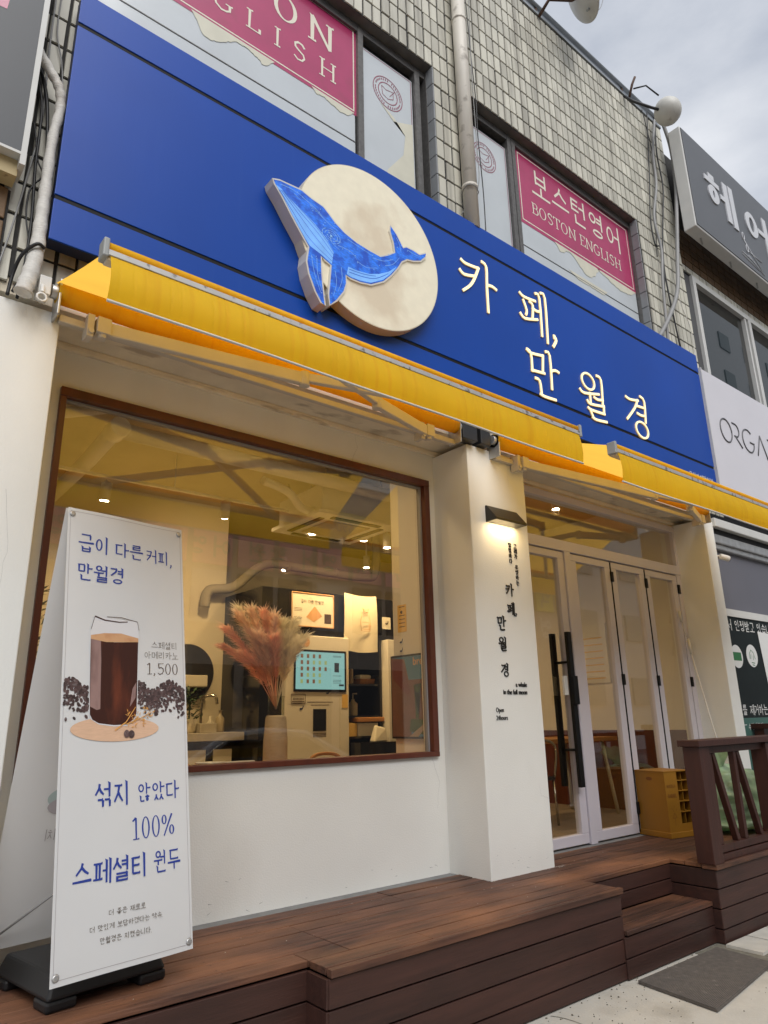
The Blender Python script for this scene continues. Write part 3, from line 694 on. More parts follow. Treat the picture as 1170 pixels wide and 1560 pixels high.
GLYPH = {
'ka': [[(3.664, 5.156), (3.714, 5.139), (3.865, 5.157)], [(3.865, 5.157), (3.816, 5.046), (3.754, 4.947), (3.666, 4.865)], [(3.641, 5.049), (3.686, 5.023), (3.811, 5.058)], [(3.916, 5.239), (3.966, 5.215), (3.958, 5.018), (3.954, 4.771)], [(3.962, 5.034), (4.026, 5.046), (4.073, 5.034)]] ,
'pe': [[(4.396, 5.141), (4.448, 5.119), (4.604, 5.135)], [(4.434, 5.077), (4.47, 4.989), (4.455, 4.942)], [(4.522, 5.094), (4.563, 5.072), (4.545, 4.946)], [(4.381, 4.927), (4.435, 4.894), (4.612, 4.948)], [(4.56, 5.044), (4.612, 5.034), (4.657, 5.048)], [(4.618, 5.211), (4.669, 5.192), (4.659, 4.799)], [(4.694, 5.245), (4.752, 5.221), (4.734, 4.754)]] ,
'comma': [[(4.841, 4.863), (4.842, 4.839)], [(4.84, 4.854), (4.865, 4.827), (4.814, 4.747)]] ,
'man': [[(4.428, 4.585), (4.475, 4.561), (4.474, 4.394)], [(4.428, 4.585), (4.476, 4.567), (4.643, 4.594)], [(4.643, 4.594), (4.62, 4.423)], [(4.471, 4.399), (4.641, 4.42)], [(4.689, 4.643), (4.742, 4.627), (4.73, 4.295)], [(4.747, 4.476), (4.803, 4.5), (4.85, 4.494)], [(4.512, 4.332), (4.564, 4.322), (4.573, 4.201)], [(4.564, 4.198), (4.613, 4.189), (4.768, 4.199)]] ,
'wol': [[(5.163, 4.429), (5.219, 4.404), (5.459, 4.458)], [(5.313, 4.426), (5.307, 4.335)], [(5.378, 4.404), (5.431, 4.394), (5.515, 4.414)], [(5.457, 4.648), (5.524, 4.625), (5.506, 4.366)], [(5.262, 4.341), (5.299, 4.314), (5.522, 4.348)], [(5.519, 4.351), (5.511, 4.265)], [(5.262, 4.266), (5.308, 4.254), (5.517, 4.267)], [(5.288, 4.248), (5.324, 4.18)], [(5.318, 4.182), (5.371, 4.171), (5.536, 4.19)]] ,
'gyeong': [[(5.941, 4.577), (6.009, 4.566), (6.16, 4.593)], [(6.148, 4.592), (6.08, 4.489), (5.914, 4.329)], [(6.122, 4.525), (6.249, 4.536)], [(6.119, 4.442), (6.181, 4.435), (6.252, 4.447)], [(6.211, 4.649), (6.279, 4.613), (6.253, 4.372)]] ,
}
# pillar lettering (uses the traced sign glyphs, re-centred and scaled)
def glyph_polys(key, wdt=.034):
    st = GLYPH[key]; xs = [p[0] for s in st for p in s]; zs = [p[1] for s in st for p in s]; x0, z0 = min(xs), min(zs); hgt = .43
    out = []
    for s in st: out.append(ribbon([((a - x0) / hgt, (b - z0) / hgt) for a, b in s], wdt / hgt))
    for c, k in (('wol', (5.306, 4.548, .093, .078)), ('gyeong', (6.169, 4.272, .105, .082))):
        if c == key:
            cx_, cz, rx, rz = k; n = 24
            for i in range(n):
                q = []
                for t, sg in ((i, 1), (i + 1, 1), (i + 1, -1), (i, -1)):
                    t = 2 * math.pi * t / n; q.append(((cx_ + (rx + sg * wdt * .45) * math.cos(t) - x0) / hgt, (cz + (rz + sg * wdt * .45) * math.sin(t) - z0) / hgt))
                out.append(('ring', q))
    return out
for key, x, z, s in (('ka', 4.062, 2.412, .092), ('pe', 4.066, 2.262, .092), ('comma', 4.155, 2.262, .092), ('man', 3.942, 2.15, .1), ('wol', 3.944, 1.997, .092), ('gyeong', 3.952, 1.842, .088)):
    lay(MB(), glyph_polys(key, .046), (x, -.3905, z), UX, UZ, s * .98, NF, .001, .005).build('pillar_letter', 'ink_black', pil)
pillar_text('달빛바다', 4.128, 2.838, .036, .043).build('pillar_lettering', 'ink_black', pil)
pillar_text('고래가 유영하는', 4.19, 2.838, .037, .042).build('pillar_lettering', 'ink_black', pil)
font_mesh(MB(), 'a whale', (4.224, -.3905, 1.74), UX, UZ, .048, NF, depth=.004, sx=.86, bold=.012, align='RIGHT').build('pillar_lettering', 'ink_black', pil)
font_mesh(MB(), 'in the full moon', (4.222, -.3905, 1.686), UX, UZ, .048, NF, depth=.004, sx=.86, bold=.012, align='RIGHT').build('pillar_lettering', 'ink_black', pil)
font_mesh(MB(), 'Open', (3.867, -.3905, 1.562), UX, UZ, .046, NF, depth=.003, sx=.8).build('pillar_lettering', 'ink_black', pil)
font_mesh(MB(), '24hours', (3.866, -.3905, 1.508), UX, UZ, .046, NF, depth=.003, sx=.8).build('pillar_lettering', 'ink_black', pil)

rdc = random.Random(31)
def crack(pts, y, w=.0016, m='gasket'):
    P = []
    for (a, b), (c, d) in zip(pts, pts[1:]):
        for k in range(5): P.append((a + (c - a) * k / 5 + rdc.uniform(-.006, .006), b + (d - b) * k / 5 + rdc.uniform(-.006, .006)))
    P.append(pts[-1]); MB().poly([(x, y, z) for x, z in ribbon(P, w, w * .4)]).build('hairline_crack', m, bld)
crack([(3.6, 1.26), (3.66, 1.1), (3.63, .92)], -.0008); crack([(1.62, 1.26), (1.66, 1.02), (1.6, .86)], -.0008, .0011); crack([(2.9, 3.36), (2.95, 3.48), (2.93, 3.6)], -.0008)
crack([(4.2, 3.56), (4.18, 3.38), (4.2, 3.3)], -.3908, .001); crack([(4.38, .95), (4.3, .98), (4.27, 1.06)], -.3908, .0012); crack([(.6, 2.6), (.64, 2.35), (.62, 2.1)], -.3908, .001)
for k in range(22):
    x, z, y = rdc.choice([(3.75 + rdc.random() * .6, .52 + abs(rdc.gauss(0, .1)), -.3907), (1.6 + rdc.random() * 2, .52 + abs(rdc.gauss(0, .08)), -.0007)]); l_ = rdc.uniform(.006, .035); a_ = rdc.uniform(-.5, .5)
    MB().poly([(x + p[0], y, z + p[1]) for p in ribbon([(0, 0), (l_ * math.cos(a_), l_ * math.sin(a_))], rdc.uniform(.0012, .003), .0005)]).build('scuff', 'strip_grey', bld)

# ------------------------------------------------------------------ the blue sign board
sg = thing('sign_board', 'long blue metal cafe sign with a moon, a whale and glowing letters', 'sign', (4, -.45, 3.92))
MB().box(.618, 7.634, -.492, -.4, 3.925, 5.605).build('backing', 'sign_edge', sg)
for za, zb in ((3.92, 4.166), (4.194, 5.351), (5.379, 5.61)): MB().box(.612, 7.64, -.5, -.488, za, zb).build('panel', 'sign_blue', sg, bevel=.003)
for za, zb in ((4.164, 4.196), (5.349, 5.381)): MB().box(.616, 7.636, -.4945, -.49, za, zb).build('groove', 'black', sg)
fy = lambda p, d: Vector((p[0], d, p[1]))
for key in ('ka', 'pe', 'comma', 'man', 'wol', 'gyeong'):
    m = MB(); fc = MB(); k = 0
    for s in GLYPH[key]:
        k += 1; P = [Vector(p) for p in s]; d0 = (P[0] - P[1]).normalized() * .012; d1 = (P[-1] - P[-2]).normalized() * .01
        P[0] += d0; P[-1] += d1
        wv = .0265 if key != 'comma' else .032
        q_ = spline([(p.x, p.y, 0) for p in P], 3) if len(P) > 2 else P
        m.prism(ribbon(q_, wv, wv * .95), fy, -.503, -.511 - k * .0002); fc.poly([(x, -.5136 - k * .0002, z) for x, z in ribbon(q_, wv * .9, wv * .86)])
    for c, (cx_, cz, rx, rz) in (('wol', (5.306, 4.548, .098, .082)), ('gyeong', (6.169, 4.272, .11, .086))):
        if c == key:
            m.tube([(cx_ + rx * math.cos(t * math.pi / 16), -.502, cz + rz * math.sin(t * math.pi / 16)) for t in range(32)], .0108, 8, closed=True)
            for t in range(32):
                fc.poly([(cx_ + (rx + e_) * math.cos(u_ * math.pi / 16), -.5134, cz + (rz + e_) * math.sin(u_ * math.pi / 16)) for e_, u_ in ((.0098, t), (.0098, t + 1), (-.0098, t + 1), (-.0098, t))])
    fc.build('lit_face', 'letter_glow', m.build('letter', 'letter_side', sg))
small = MB(); pl_, wd_ = text_polys('무인카페만월경', .12, .09, False, .06); lay(small, pl_, (7.03, -.5, 3.955), UX, UZ, .52 / wd_, NF, .002); small.build('small_lettering', 'sticker_white', sg)
MC, MR = (2.666, 4.757), .633
circ = [(MC[0] + MR * math.cos(2 * math.pi * k / 96), MC[1] + MR * math.sin(2 * math.pi * k / 96)) for k in range(96)]
moon = MB().prism(circ, fy, -.502, -.59).build('moon_disc', 'moon_rim', sg)
MB().poly([(MC[0] + (p[0] - MC[0]) * .992, -.5912, MC[1] + (p[1] - MC[1]) * .992) for p in circ]).build('moon_face', 'moon', moon)
for t in (230, 262, 300): MB().lathe([(.012, 0), (.012, .004)], (MC[0] + MR * math.cos(R(t)), -.55, MC[1] + MR * math.sin(R(t))), 8, (math.cos(R(t)), 0, math.sin(R(t)))).build('screw', 'fixture_white', moon)
def grow(poly, e):
    n = len(poly); out = []
    ar = sum(poly[i - 1][0] * poly[i][1] - poly[i][0] * poly[i - 1][1] for i in range(n))
    for i in range(n):
        a, b, c = Vector(poly[i - 1]), Vector(poly[i]), Vector(poly[(i + 1) % n]); d = (c - a).normalized(); nn = Vector((d.y, -d.x)) * (1 if ar > 0 else -1); out.append(tuple(b + nn * e))
    return out
GAP = [(2.202, 4.474), (2.292, 4.44), (2.285, 4.35), (2.272, 4.21), (2.24, 4.14), (2.232, 4.2)]
wh = MB().prism(grow(WHALE, .012), fy, -.503, -.6035).build('whale', 'whale_side', sg)
MB().poly([(x, -.605, z) for x, z in WHALE]).build('whale_face', 'whale_blue', wh)
MB().poly([(x, -.6058, z) for x, z in BELLY]).build('whale_belly', 'whale_light', wh)
MB().poly([(x, -.6058, z) for x, z in BELLY2]).build('whale_belly', 'whale_light', wh)
m = MB()
for l in GROOVES: m.poly([(x, -.6064, z) for x, z in ribbon(spline([(a, b, 0) for a, b in l], 4), .007, .004)])
m.build('whale_groove', 'whale_line', wh)
m = MB(); rd = random.Random(5)
for l in FLECKS:
    m.poly([(x, -.6062, z) for x, z in ribbon(spline([(a, b, 0) for a, b in l], 4), .0035, .002)])
    for q in range(5):
        a, b = random.choice(l); a += rd.uniform(-.05, .05); b += rd.uniform(-.03, .03)
        m.poly([(a + .004 * math.cos(t), -.6066 - q * .00005, b + .004 * math.sin(t)) for t in (0, 1.2, 2.4, 3.6, 4.9)]) if rd.random() < .35 else None
m.build('whale_fleck', 'whale_fleck', wh)
eye = MB()
for rr in (.03, .05, .07):
    for k in range(14):
        if rd.random() < .25: continue
        a, b = k * .45, k * .45 + .38; cx_, cz = 2.292, 4.668
        eye.poly([(cx_ + q * math.cos(t) * 1.1, -.6064, cz + q * math.sin(t) * .8) for q, t in ((rr, a), (rr, b), (rr - .004, b), (rr - .004, a))])
eye.lathe([(.009, 0), (.009, .002)], (2.292, -.605, 4.668), 10, (0, -1, 0)); eye.build('whale_eye', 'whale_fleck', wh)

# ------------------------------------------------------------------ awnings
def awning(label, xa, xr, xb, zr, yb_, zb, arms):
    """xa..xr roller, xa..xb front bar"""
    a = thing('awning', label, 'awning', ((xa + xb) / 2, -.43, zr), 'yellow awnings over the shopfront')
    yr = -.45; r = .055
    MB().tube([(xa + .03, yr, zr), (xr, yr, zr)], r, 20).build('roller', 'awning', a)
    fab = MB(); n = 30; mseg = 8; V = []
    for i in range(n + 1):
        x = xa + .02 + (xb - xa - .02) * i / n; xq = xa + .02 + (xr - xa - .02) * i / n
        for j in range(mseg + 1):
            t = j / mseg; X = xq + (x - xq) * t
            V.append((X, yr + (yb_ - yr) * t, zr + r + (zb + .03 - zr - r) * t - .008 * math.sin(math.pi * t)))
    F = [[i * (mseg + 1) + j, (i + 1) * (mseg + 1) + j, (i + 1) * (mseg + 1) + j + 1, i * (mseg + 1) + j + 1] for i in range(n) for j in range(mseg)]
    fab.add(V, F, True); fab.build('fabric', 'awning_top', a, fix=False)
    MB().tube([(xa, yb_ - .005, zb + .02), (xb, yb_ - .005, zb + .02)], .022, 14).build('front_roll', 'awning', a)
    MB().box(xa, xb, yb_ - .032, yb_ - .022, zb - .028, zb - .002).build('front_rail', 'alu_dirty', a, bevel=.002)
    MB().box(xa, xb, yb_ - .02, yb_ + .03, zb - .045, zb + .0).build('front_profile', 'arm_beige', a, bevel=.004)
    val = MB(); V = []; nz = 6; n = 520; zt = zb - .03; hh = .205; crs = {}; i_ = 6
    while i_ < n: crs[i_] = random.uniform(.0008, .0022); i_ += random.choice((6, 8, 10, 14, 18, 24, 30))
    for i in range(n + 1):
        x = xa + .012 + (xb - xa - .024) * i / n
        for j in range(nz + 1):
            t = j / nz; wv = .003 * math.sin(x * 5.0 + 1.3) * t + .034 * math.sin(math.pi * t * .85) * (.75 + .25 * math.sin(x * 1.3)) - crs.get(i, 0) * (.3 + .7 * math.sin(math.pi * min(1, t * .8 + .1)))
            V.append((x, yb_ - .028 - wv, zt - hh * t))
    val.add(V, [[i * (nz + 1) + j, (i + 1) * (nz + 1) + j, (i + 1) * (nz + 1) + j + 1, i * (nz + 1) + j + 1] for i in range(n) for j in range(nz)], True)
    vo = val.build('valance', 'awning', a, fix=False)
    hm = MB().tube([(V[(nz + 1) * i + nz][0], V[(nz + 1) * i + nz][1], V[(nz + 1) * i + nz][2]) for i in range(0, n + 1, 5)], .006, 6); hm.build('hem', 'awning_hem', vo)
    for x in (xa - .02, xb - .004):
        MB().box(x, x + .024, yb_ - .036, yb_ + .03, zb - .04, zb + .046).build('end_cap', 'cap_grey', a, bevel=.006)
    # wall bar, shoulders, folding arms
    MB().box(xa + .06, xr + .02, -.43, -.39, zr - .14, zr - .1).build('torsion_bar', 'arm_beige', a, bevel=.004)
    for x in (xa + .03, xr):
        br = MB().box(x, x + .012, -.5, -.37, zr - .14, zr + .06); br.tube([(x - .03, yr, zr), (x + .04, yr, zr)], .036, 12); br.build('bracket', 'alu', a, bevel=.003)
    if arms is None: arms = ()
    for sx, ex, ez, fx in arms:
        s0 = Vector((sx, -.46, zr - .13)); e0 = Vector((ex, -.66, ez)); f0 = Vector((fx, yb_ + .03, zb - .04))
        MB().bar(s0, e0, .045, .075).build('arm', 'arm_beige', a, bevel=.006)
        MB().bar(e0 + Vector((0, 0, .012)), f0, .04, .055).build('arm', 'arm_beige', a, bevel=.006)
        el = MB().lathe([(.03, -.045), (.034, -.04), (.034, .04), (.03, .045)], e0, 12); el.build('elbow', 'arm_beige', a)
        shd = MB().box(sx - .035, sx + .035, -.5, -.4, zr - .17, zr - .08); shd.box(sx - .08, sx - .045, -.48, -.4, zr - .2, zr - .07); shd.lathe([(.022, -.11), (.022, .0)], (sx, -.47, zr - .08), 10); shd.lathe([(.012, 0), (.016, .004), (.016, .012)], (sx - .06, -.48, zr - .17), 8, (0, -1, 0))
        shd.build('shoulder', 'arm_beige', a, bevel=.004)
    return a
aw1 = awning('yellow fabric awning over the big shop window', .665, 3.55, 3.74, 3.655, -1.375, 3.335, [(.93, 2.06, 3.5, 3.1), (3.25, 2.62, 3.505, 1.45)])
# crank gear on the first awning
cg = MB().box(.60, .655, -.5, -.4, 3.6, 3.7); cg.tube([(.615, -.5, 3.64), (.612, -.53, 3.58)], .012, 8); cg.tube([(.612 + .022 * math.cos(t * .7), -.53, 3.555 + .022 * math.sin(t * .7)) for t in range(9)], .008, 6, closed=True)
cg.build('crank_gear', 'fixture_white', aw1, bevel=.004)
aw2 = awning('yellow fabric awning over the doors, its end poking past the first', 3.95, 7.35, 7.5, 3.64, -1.5, 3.225, [(4.3, 5.95, 3.5, 7.0), (7.2, 6.6, 3.5, 5.2)])
bk = MB().box(3.62, 3.78, -.46, -.36, 3.58, 3.9); bk.box(3.82, 3.93, -.46, -.36, 3.58, 3.9); bo = bk.build('awning_bracket_plate', 'window_dark', aw1, bevel=.004)

# ------------------------------------------------------------------ wall lamp
wl = thing('wall_lamp', 'lit black wedge wall lamp on the white pillar', 'lamp', (4.06, -.39, 2.97))
x0, x1 = 3.89, 4.245
prof = [(-.391, 3.10), (-.405, 3.10), (-.50, 2.985), (-.50, 2.968), (-.391, 2.968)]
m = MB(); n = 5
vs_ = [(x0, y, z) for y, z in prof] + [(x1, y, z) for y, z in prof]
m.add(vs_, [[0, 1, 2, 3, 4], [9, 8, 7, 6, 5]] + [[i, i + 5, (i + 1) % 5 + 5, (i + 1) % 5] for i in range(4)]); m.box(x0 + .005, x1 - .005, -.4, -.391, 2.98, 3.09)
m.build('shade', 'lamp_black', wl, bevel=.003)
MB().box(x0 + .02, x1 - .02, -.488, -.405, 2.972, 2.978).build('diffuser', 'lamp_glow', wl)
ld = bpy.data.lights.new('lamp_light', 'AREA'); ld.shape = 'RECTANGLE'; ld.size = .3; ld.size_y = .07; ld.energy = 1.5; ld.color = (1, .72, .36)
lo = bpy.data.objects.new('lamp_light', ld); put(lo, wl); lo.location = (.0075, -.052, -.004); lo.rotation_euler = (R(12), 0, 0)

# ------------------------------------------------------------------ banner stand
BL, BR, TL, TR = Vector((.879, -.873, .617)), Vector((1.471, -.777, .617)), Vector((.831, -.582, 2.5)), Vector((1.424, -.483, 2.5))
bs = thing('banner_stand', 'white two sided coffee banner stand on a black base beside the left pillar', 'banner', (1.2, -.53, .5))
U = (BR - BL).normalized(); V_ = (TL - BL); V_ = (V_ - U * V_.dot(U)).normalized(); NB = U.cross(V_)
if NB.dot(CAM - BL) < 0: NB = -NB
def bpt(u, v, lift=0.0):
    bow = .012 * math.sin(math.pi * u / .6) * math.sin(math.pi * v / 1.906) + .006 * math.sin(v * 5 + u * 9) * math.sin(math.pi * u / .6)
    return BL + U * u + V_ * v + NB * (lift - bow)
def banner_mesh(pt, n=14, m_=30):
    mb = MB(); V = []
    for i in range(n + 1):
        for j in range(m_ + 1): V.append(pt(.6 * i / n, 1.906 * j / m_))
    mb.add(V, [[i * (m_ + 1) + j, (i + 1) * (m_ + 1) + j, (i + 1) * (m_ + 1) + j + 1, i * (m_ + 1) + j + 1] for i in range(n) for j in range(m_)], True); return mb
bf = banner_mesh(bpt).build('front_banner', 'banner', bs, fix=False)
VB = Vector((V_.x, V_.y, V_.z)); HN = Vector((-U.y, U.x, 0)).normalized()   # horizontal, away from the street
BB0 = BL + HN * .66; VB = ((TL + HN * .02) - BB0); hb_ = VB.length; VB.normalize(); NBB = U.cross(VB)
if NBB.dot(CAM - BB0) < 0: NBB = -NBB
def bbpt(u, v, lift=0.0): return BB0 + U * u + VB * (v * hb_ / 1.906) + NBB * (lift - .01 * math.sin(math.pi * v / 1.906))
bb = banner_mesh(bbpt).build('back_banner', 'banner', bs, fix=False)
def bprint(name, polys, m, par=bf, fn=bpt, lift=.0015):
    mb = MB(); k = 0
    for p in polys:
        if p[0] == 'ring': q = p[1]; dz = lift
        else: q = p; k += 1; dz = lift + k * .00006
        if max(a for a, b in q) - min(a for a, b in q) < .05 and max(b for a, b in q) - min(b for a, b in q) < .05:
            mb.poly([fn(a, b, dz) for a, b in q]); continue
        bm = bmesh.new(); bm.faces.new([bm.verts.new((a, b, 0)) for a, b in q]); bmesh.ops.triangulate(bm, faces=bm.faces)
        for _ in range(6):
            lg = [e for e in bm.edges if e.calc_length() > .035]
            if not lg: break
            bmesh.ops.subdivide_edges(bm, edges=lg, cuts=1); bmesh.ops.triangulate(bm, faces=[f for f in bm.faces if len(f.verts) > 3])
        bm.verts.index_update(); mb.add([fn(v.co.x, v.co.y, dz) for v in bm.verts], [[v.index for v in f.verts] for f in bm.faces]); bm.free()
    return mb.build(name, m, par, fix=False)
def btext(txt, u0, v0, u1, v1, m, tv=.085, th=.05, serif=True, gap=.04, par=bf, fn=bpt, lift=.0015, flip=False):
    """text whose extent is the box u0..u1, v0..v1"""
    pl_, wd_ = text_polys(txt, tv, th, serif, gap); sx, sy = (u1 - u0) / wd_, v1 - v0
    g = lambda q: [((u1 - a * sx) if flip else (u0 + a * sx), v0 + b * sy) for a, b in q]
    return bprint('banner_lettering', [('ring', g(p[1])) if p[0] == 'ring' else g(p) for p in pl_], m, par, fn, lift)
btext('급이', .053, 1.698, .205, 1.785, 'ink_blue', .115, .07); btext('다른', .23, 1.698, .378, 1.772, 'ink_blue', .115, .07); btext('커피,', .395, 1.695, .545, 1.768, 'ink_blue', .115, .07)
btext('만월경', .053, 1.562, .282, 1.642, 'ink_blue', .12, .075)
btext('스페셜티', .421, 1.268, .558, 1.303, 'ink_grey', .07, .05); btext('아메리카노', .386, 1.22, .562, 1.255, 'ink_grey', .07, .05); btext('1,500', .398, 1.148, .56, 1.2, 'ink_brown', .085, .04)
btext('섞지', .155, .592, .32, .69, 'ink_blue', .125, .08); btext('않았다', .352, .598, .552, .675, 'ink_blue', .11, .075)
btext('100%', .322, .452, .528, .538, 'ink_blue', .1, .045)
btext('스페셜티', .074, .308, .395, .4, 'ink_blue', .125, .08); btext('원두', .422, .312, .55, .396, 'ink_blue', .11, .075)
btext('더 좋은 재료로', .224, .192, .38, .213, 'ink_grey', .1, .08); btext('더 맛있게 보답하겠다는 약속.', .148, .146, .46, .167, 'ink_grey', .1, .08); btext('만월경은 지켰습니다.', .19, .1, .408, .122, 'ink_grey', .1, .08)
# the printed picture: beans, board, glass
rd = random.Random(3); beans = []
for k in range(1000):
    u = rd.uniform(.012, .588); top = 1.10 + .018 * math.sin(u * 40); v = top - abs(rd.gauss(0, .06))
    if v < .93: continue
    if .12 < u < .36: continue
    r_ = rd.uniform(.006, .0115); a_ = rd.uniform(0, 3.1)
    beans.append([(u + r_ * math.cos(t) * math.cos(a_) - r_ * .65 * math.sin(t) * math.sin(a_), v + r_ * math.cos(t) * math.sin(a_) + r_ * .65 * math.sin(t) * math.cos(a_)) for t in [2 * math.pi * q / 9 for q in range(9)]])
beans = [[(min(max(a, .008), .592), b) for a, b in p] for p in beans]
mb = MB()
for k, p in enumerate(beans): mb.poly([bpt(a, b, .001 + k * .000004) for a, b in p])
tag(mb.build('bean_print', 'bean', bf, fix=False), kind='stuff')
ell = lambda cx_, cy_, rx, ry, n=40: [(cx_ + rx * math.cos(2 * math.pi * k / n), cy_ + ry * math.sin(2 * math.pi * k / n)) for k in range(n)]
bprint('board_print', [ell(.25, .905, .207, .052)], 'plate', lift=.0026)
cup = [(.125, .967), (.135, .945), (.17, .925), (.24, .916), (.306, .918), (.34, .94), (.354, .965), (.355, 1.05), (.358, 1.33), (.355, 1.352), (.348, 1.388), (.245, 1.398), (.143, 1.399), (.128, 1.35), (.122, 1.32), (.123, 1.05)]
bprint('glass_print', [cup], 'glass_print', lift=.0032)
liq = [(.128, .967), (.14, .945), (.17, .93), (.24, .922), (.304, .924), (.335, .945), (.35, .97), (.352, 1.05), (.354, 1.295), (.24, 1.287), (.126, 1.297), (.126, 1.05)]
bprint('coffee_print', [liq], 'coffee', lift=.0036)
bprint('coffee_highlight', [[(.128, 1.0), (.16, .985), (.176, .99), (.178, 1.2), (.174, 1.292), (.128, 1.296)], [(.318, 1.0), (.345, 1.04), (.348, 1.11), (.33, 1.08)]], 'coffee_light', lift=.0039)
bprint('crema_print', [[(.126, 1.295), (.2, 1.286), (.354, 1.294), (.354, 1.312), (.27, 1.33), (.19, 1.326), (.126, 1.312)]], 'crema', lift=.0042)
bprint('rim_print', [ribbon([(.143, 1.4), (.19, 1.386), (.26, 1.382), (.3, 1.386)], .006, .004), ribbon([(.2, 1.402), (.27, 1.404), (.348, 1.389)], .003, .003), ribbon([(.348, 1.389), (.357, 1.35)], .002), ribbon([(.143, 1.4), (.126, 1.34)], .002)], 'rim_print', lift=.0045)
fl = []
for k in range(60):
    u, v = .30 + rd.random() * .13, .905 + rd.random() * .07; v += (u - .3) * .2; a_ = rd.uniform(0, 6.3); l_ = rd.uniform(.008, .02)
    fl.append([(u, v), (u + l_ * .5 * math.cos(a_ + .3), v + l_ * .5 * math.sin(a_ + .3)), (u + l_ * math.cos(a_), v + l_ * math.sin(a_)), (u + l_ * .5 * math.cos(a_ - .3), v + l_ * .5 * math.sin(a_ - .3))])
fl.append(ribbon([(.246, .9), (.3, .935), (.345, 1.0)], .006, .003)); fl.append(ribbon([(.3, .925), (.37, .95), (.43, .98)], .005, .002))
mb = MB()
for k, p in enumerate(fl): mb.poly([bpt(a, b, .0048 + k * .00002) for a, b in p])
mb.build('flower_print', 'flower', bf, fix=False)
bprint('bean_pair_print', [ell(.302, .884, .014, .017, 14), ell(.325, .882, .015, .017, 14)], 'bean', lift=.006)
mgn = [ribbon([(.012, .02), (.012, 1.89)], .0016), ribbon([(.588, .02), (.588, 1.89)], .0016), ribbon([(.012, .02), (.588, .02)], .0016), ribbon([(.012, 1.89), (.588, 1.89)], .0016)]
bprint('stitch_line', mgn, 'ink_faint', lift=.001)
# faint show-through on the back sheet, mirrored
for txt, u0, v0, u1, v1 in (('케이크', .25, 1.06, .36, 1.1), ('와 휘낭시에', .2, .88, .42, .92), ('치즈에그샌드위치', .18, .42, .5, .47)):
    btext(txt, u0, v0, u1, v1, 'ink_faint', .09, .06, par=bb, fn=bbpt, lift=.002, flip=True)
mac = MB()
for k, (cx_, cy_, rx, ry, m_) in enumerate(((.3, .6, .13, .055, 'ink_mint'), (.3, .565, .125, .045, 'ink_faint'), (.4, .68, .1, .055, 'ink_rose'))):
    bprint('macaron_print', [ell(cx_, cy_, rx, ry)], m_, bb, bbpt, .0015 + k * .0006)
for u, v in ((.02, .03), (.58, .03), (.02, 1.876), (.58, 1.876)):
    c = bpt(u, v, .0); MB().lathe([(.012, 0), (.014, .003), (.008, .006)], c, 14, NB).build('eyelet', 'alu', bs)
pm_ = MB(); ctr = (BL + BR) / 2 + HN * .33; ctr.z = .62
apex = (TL + TR) / 2 + HN * .01
pm_.tube([ctr, apex], .011, 8)
for c in (bpt(.02, 1.876), bpt(.58, 1.876), bpt(.02, .03), bpt(.58, .03), bbpt(.02, .03), bbpt(.58, .03)): pm_.tube([Vector((ctr.x, ctr.y, 1.25)) if c.z > 1 else Vector((ctr.x, ctr.y, .95)), c + HN * .006], .005, 6)
pm_.build('pole', 'cable_grey', bs)
bc = Vector((ctr.x - .01, ctr.y + .02, .5)); A_ = U; B_ = HN
def bbox(mb, a0, a1, c0, c1, z0, z1, tp=0.0):
    g = lambda a, c, z: bc + A_ * a + B_ * c + Vector((0, 0, z - .5))
    mb.hexa([g(a0, c0, z0), g(a1, c0, z0), g(a1, c1, z0), g(a0, c1, z0)], [g(a0 + tp, c0 + tp, z1), g(a1 - tp, c0 + tp, z1), g(a1 - tp, c1 - tp, z1), g(a0 + tp, c1 - tp, z1)])
mb = MB(); bbox(mb, -.25, .25, -.25, .25, .54, .62, .03)
for a, c in ((-.25, -.25), (.13, -.25), (-.25, .13), (.13, .13)): bbox(mb, a, a + .12, c, c + .12, .5, .541, .0)
mb.build('water_base', 'plastic_black', bs, bevel=.012)

# ------------------------------------------------------------------ deck
dk = thing('wooden_deck', 'brown plank deck with one step running along the shopfront', 'deck', (4, -.6, 0))
def plank(x0, x1, y0, y1, z0, z1, name='plank', m='deck', g=.0042):
    return MB().box(x0, x1, y0 + g, y1 - g, z0, z1).build(name, m, dk, bevel=.003)
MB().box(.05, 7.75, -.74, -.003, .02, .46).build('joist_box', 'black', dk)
MB().box(-.2, 7.42, -.085, -.0005, .462, .497).build('threshold_strip', 'strip_grey', dk)
ys = [-.085 - .1365 * k for k in range(8)]
XL, XA, XN0, XN1, XE = -.1, 1.97, 4.15, 5.21, 9.2
for k in range(7):
    y1, y0 = ys[k], ys[k + 1]
    cuts = sorted({XL, XE, *(rd.choice([(1.1, 3.0, 5.2, 7.0), (1.9, 4.5, 6.4), (.9, 2.6, 4.3, 6.1), (2.2, 4.9, 6.9)]))})
    for a, b in zip(cuts, cuts[1:]):
        segs = [(a, b)]
        if y0 < -.86:      # front rows: recessed on the left, notched at the step
            segs = []
            for p, q in ((max(a, XA), min(b, XN0)), (max(a, XN1), b)):
                if q - p > .02: segs.append((p, q))
            if a < XA: segs.append((a, min(b, XA))) if y0 > -.95 else None
        elif y0 < -.78: segs = [s for s in ((a, min(b, XN0)), (max(a, XN1), b)) if s[1] - s[0] > .02]
        for p, q in segs: plank(p + .0015, q - .0015, max(y0, -.925) if q <= XA + .01 and y0 < -.9 else y0, y1, .472 + rd.uniform(-.0015, .0015), .5 + rd.uniform(-.0015, .0012))
plank(XN0 - .0, XN1, -.80, -.7675, .472, .4985)
plank(XA, XN0 + .012, -1.085, -1.0405, .468, .5005, 'cap_plank'); plank(XN1 - .012, XE, -1.16, -1.0405, .468, .5005, 'cap_plank')
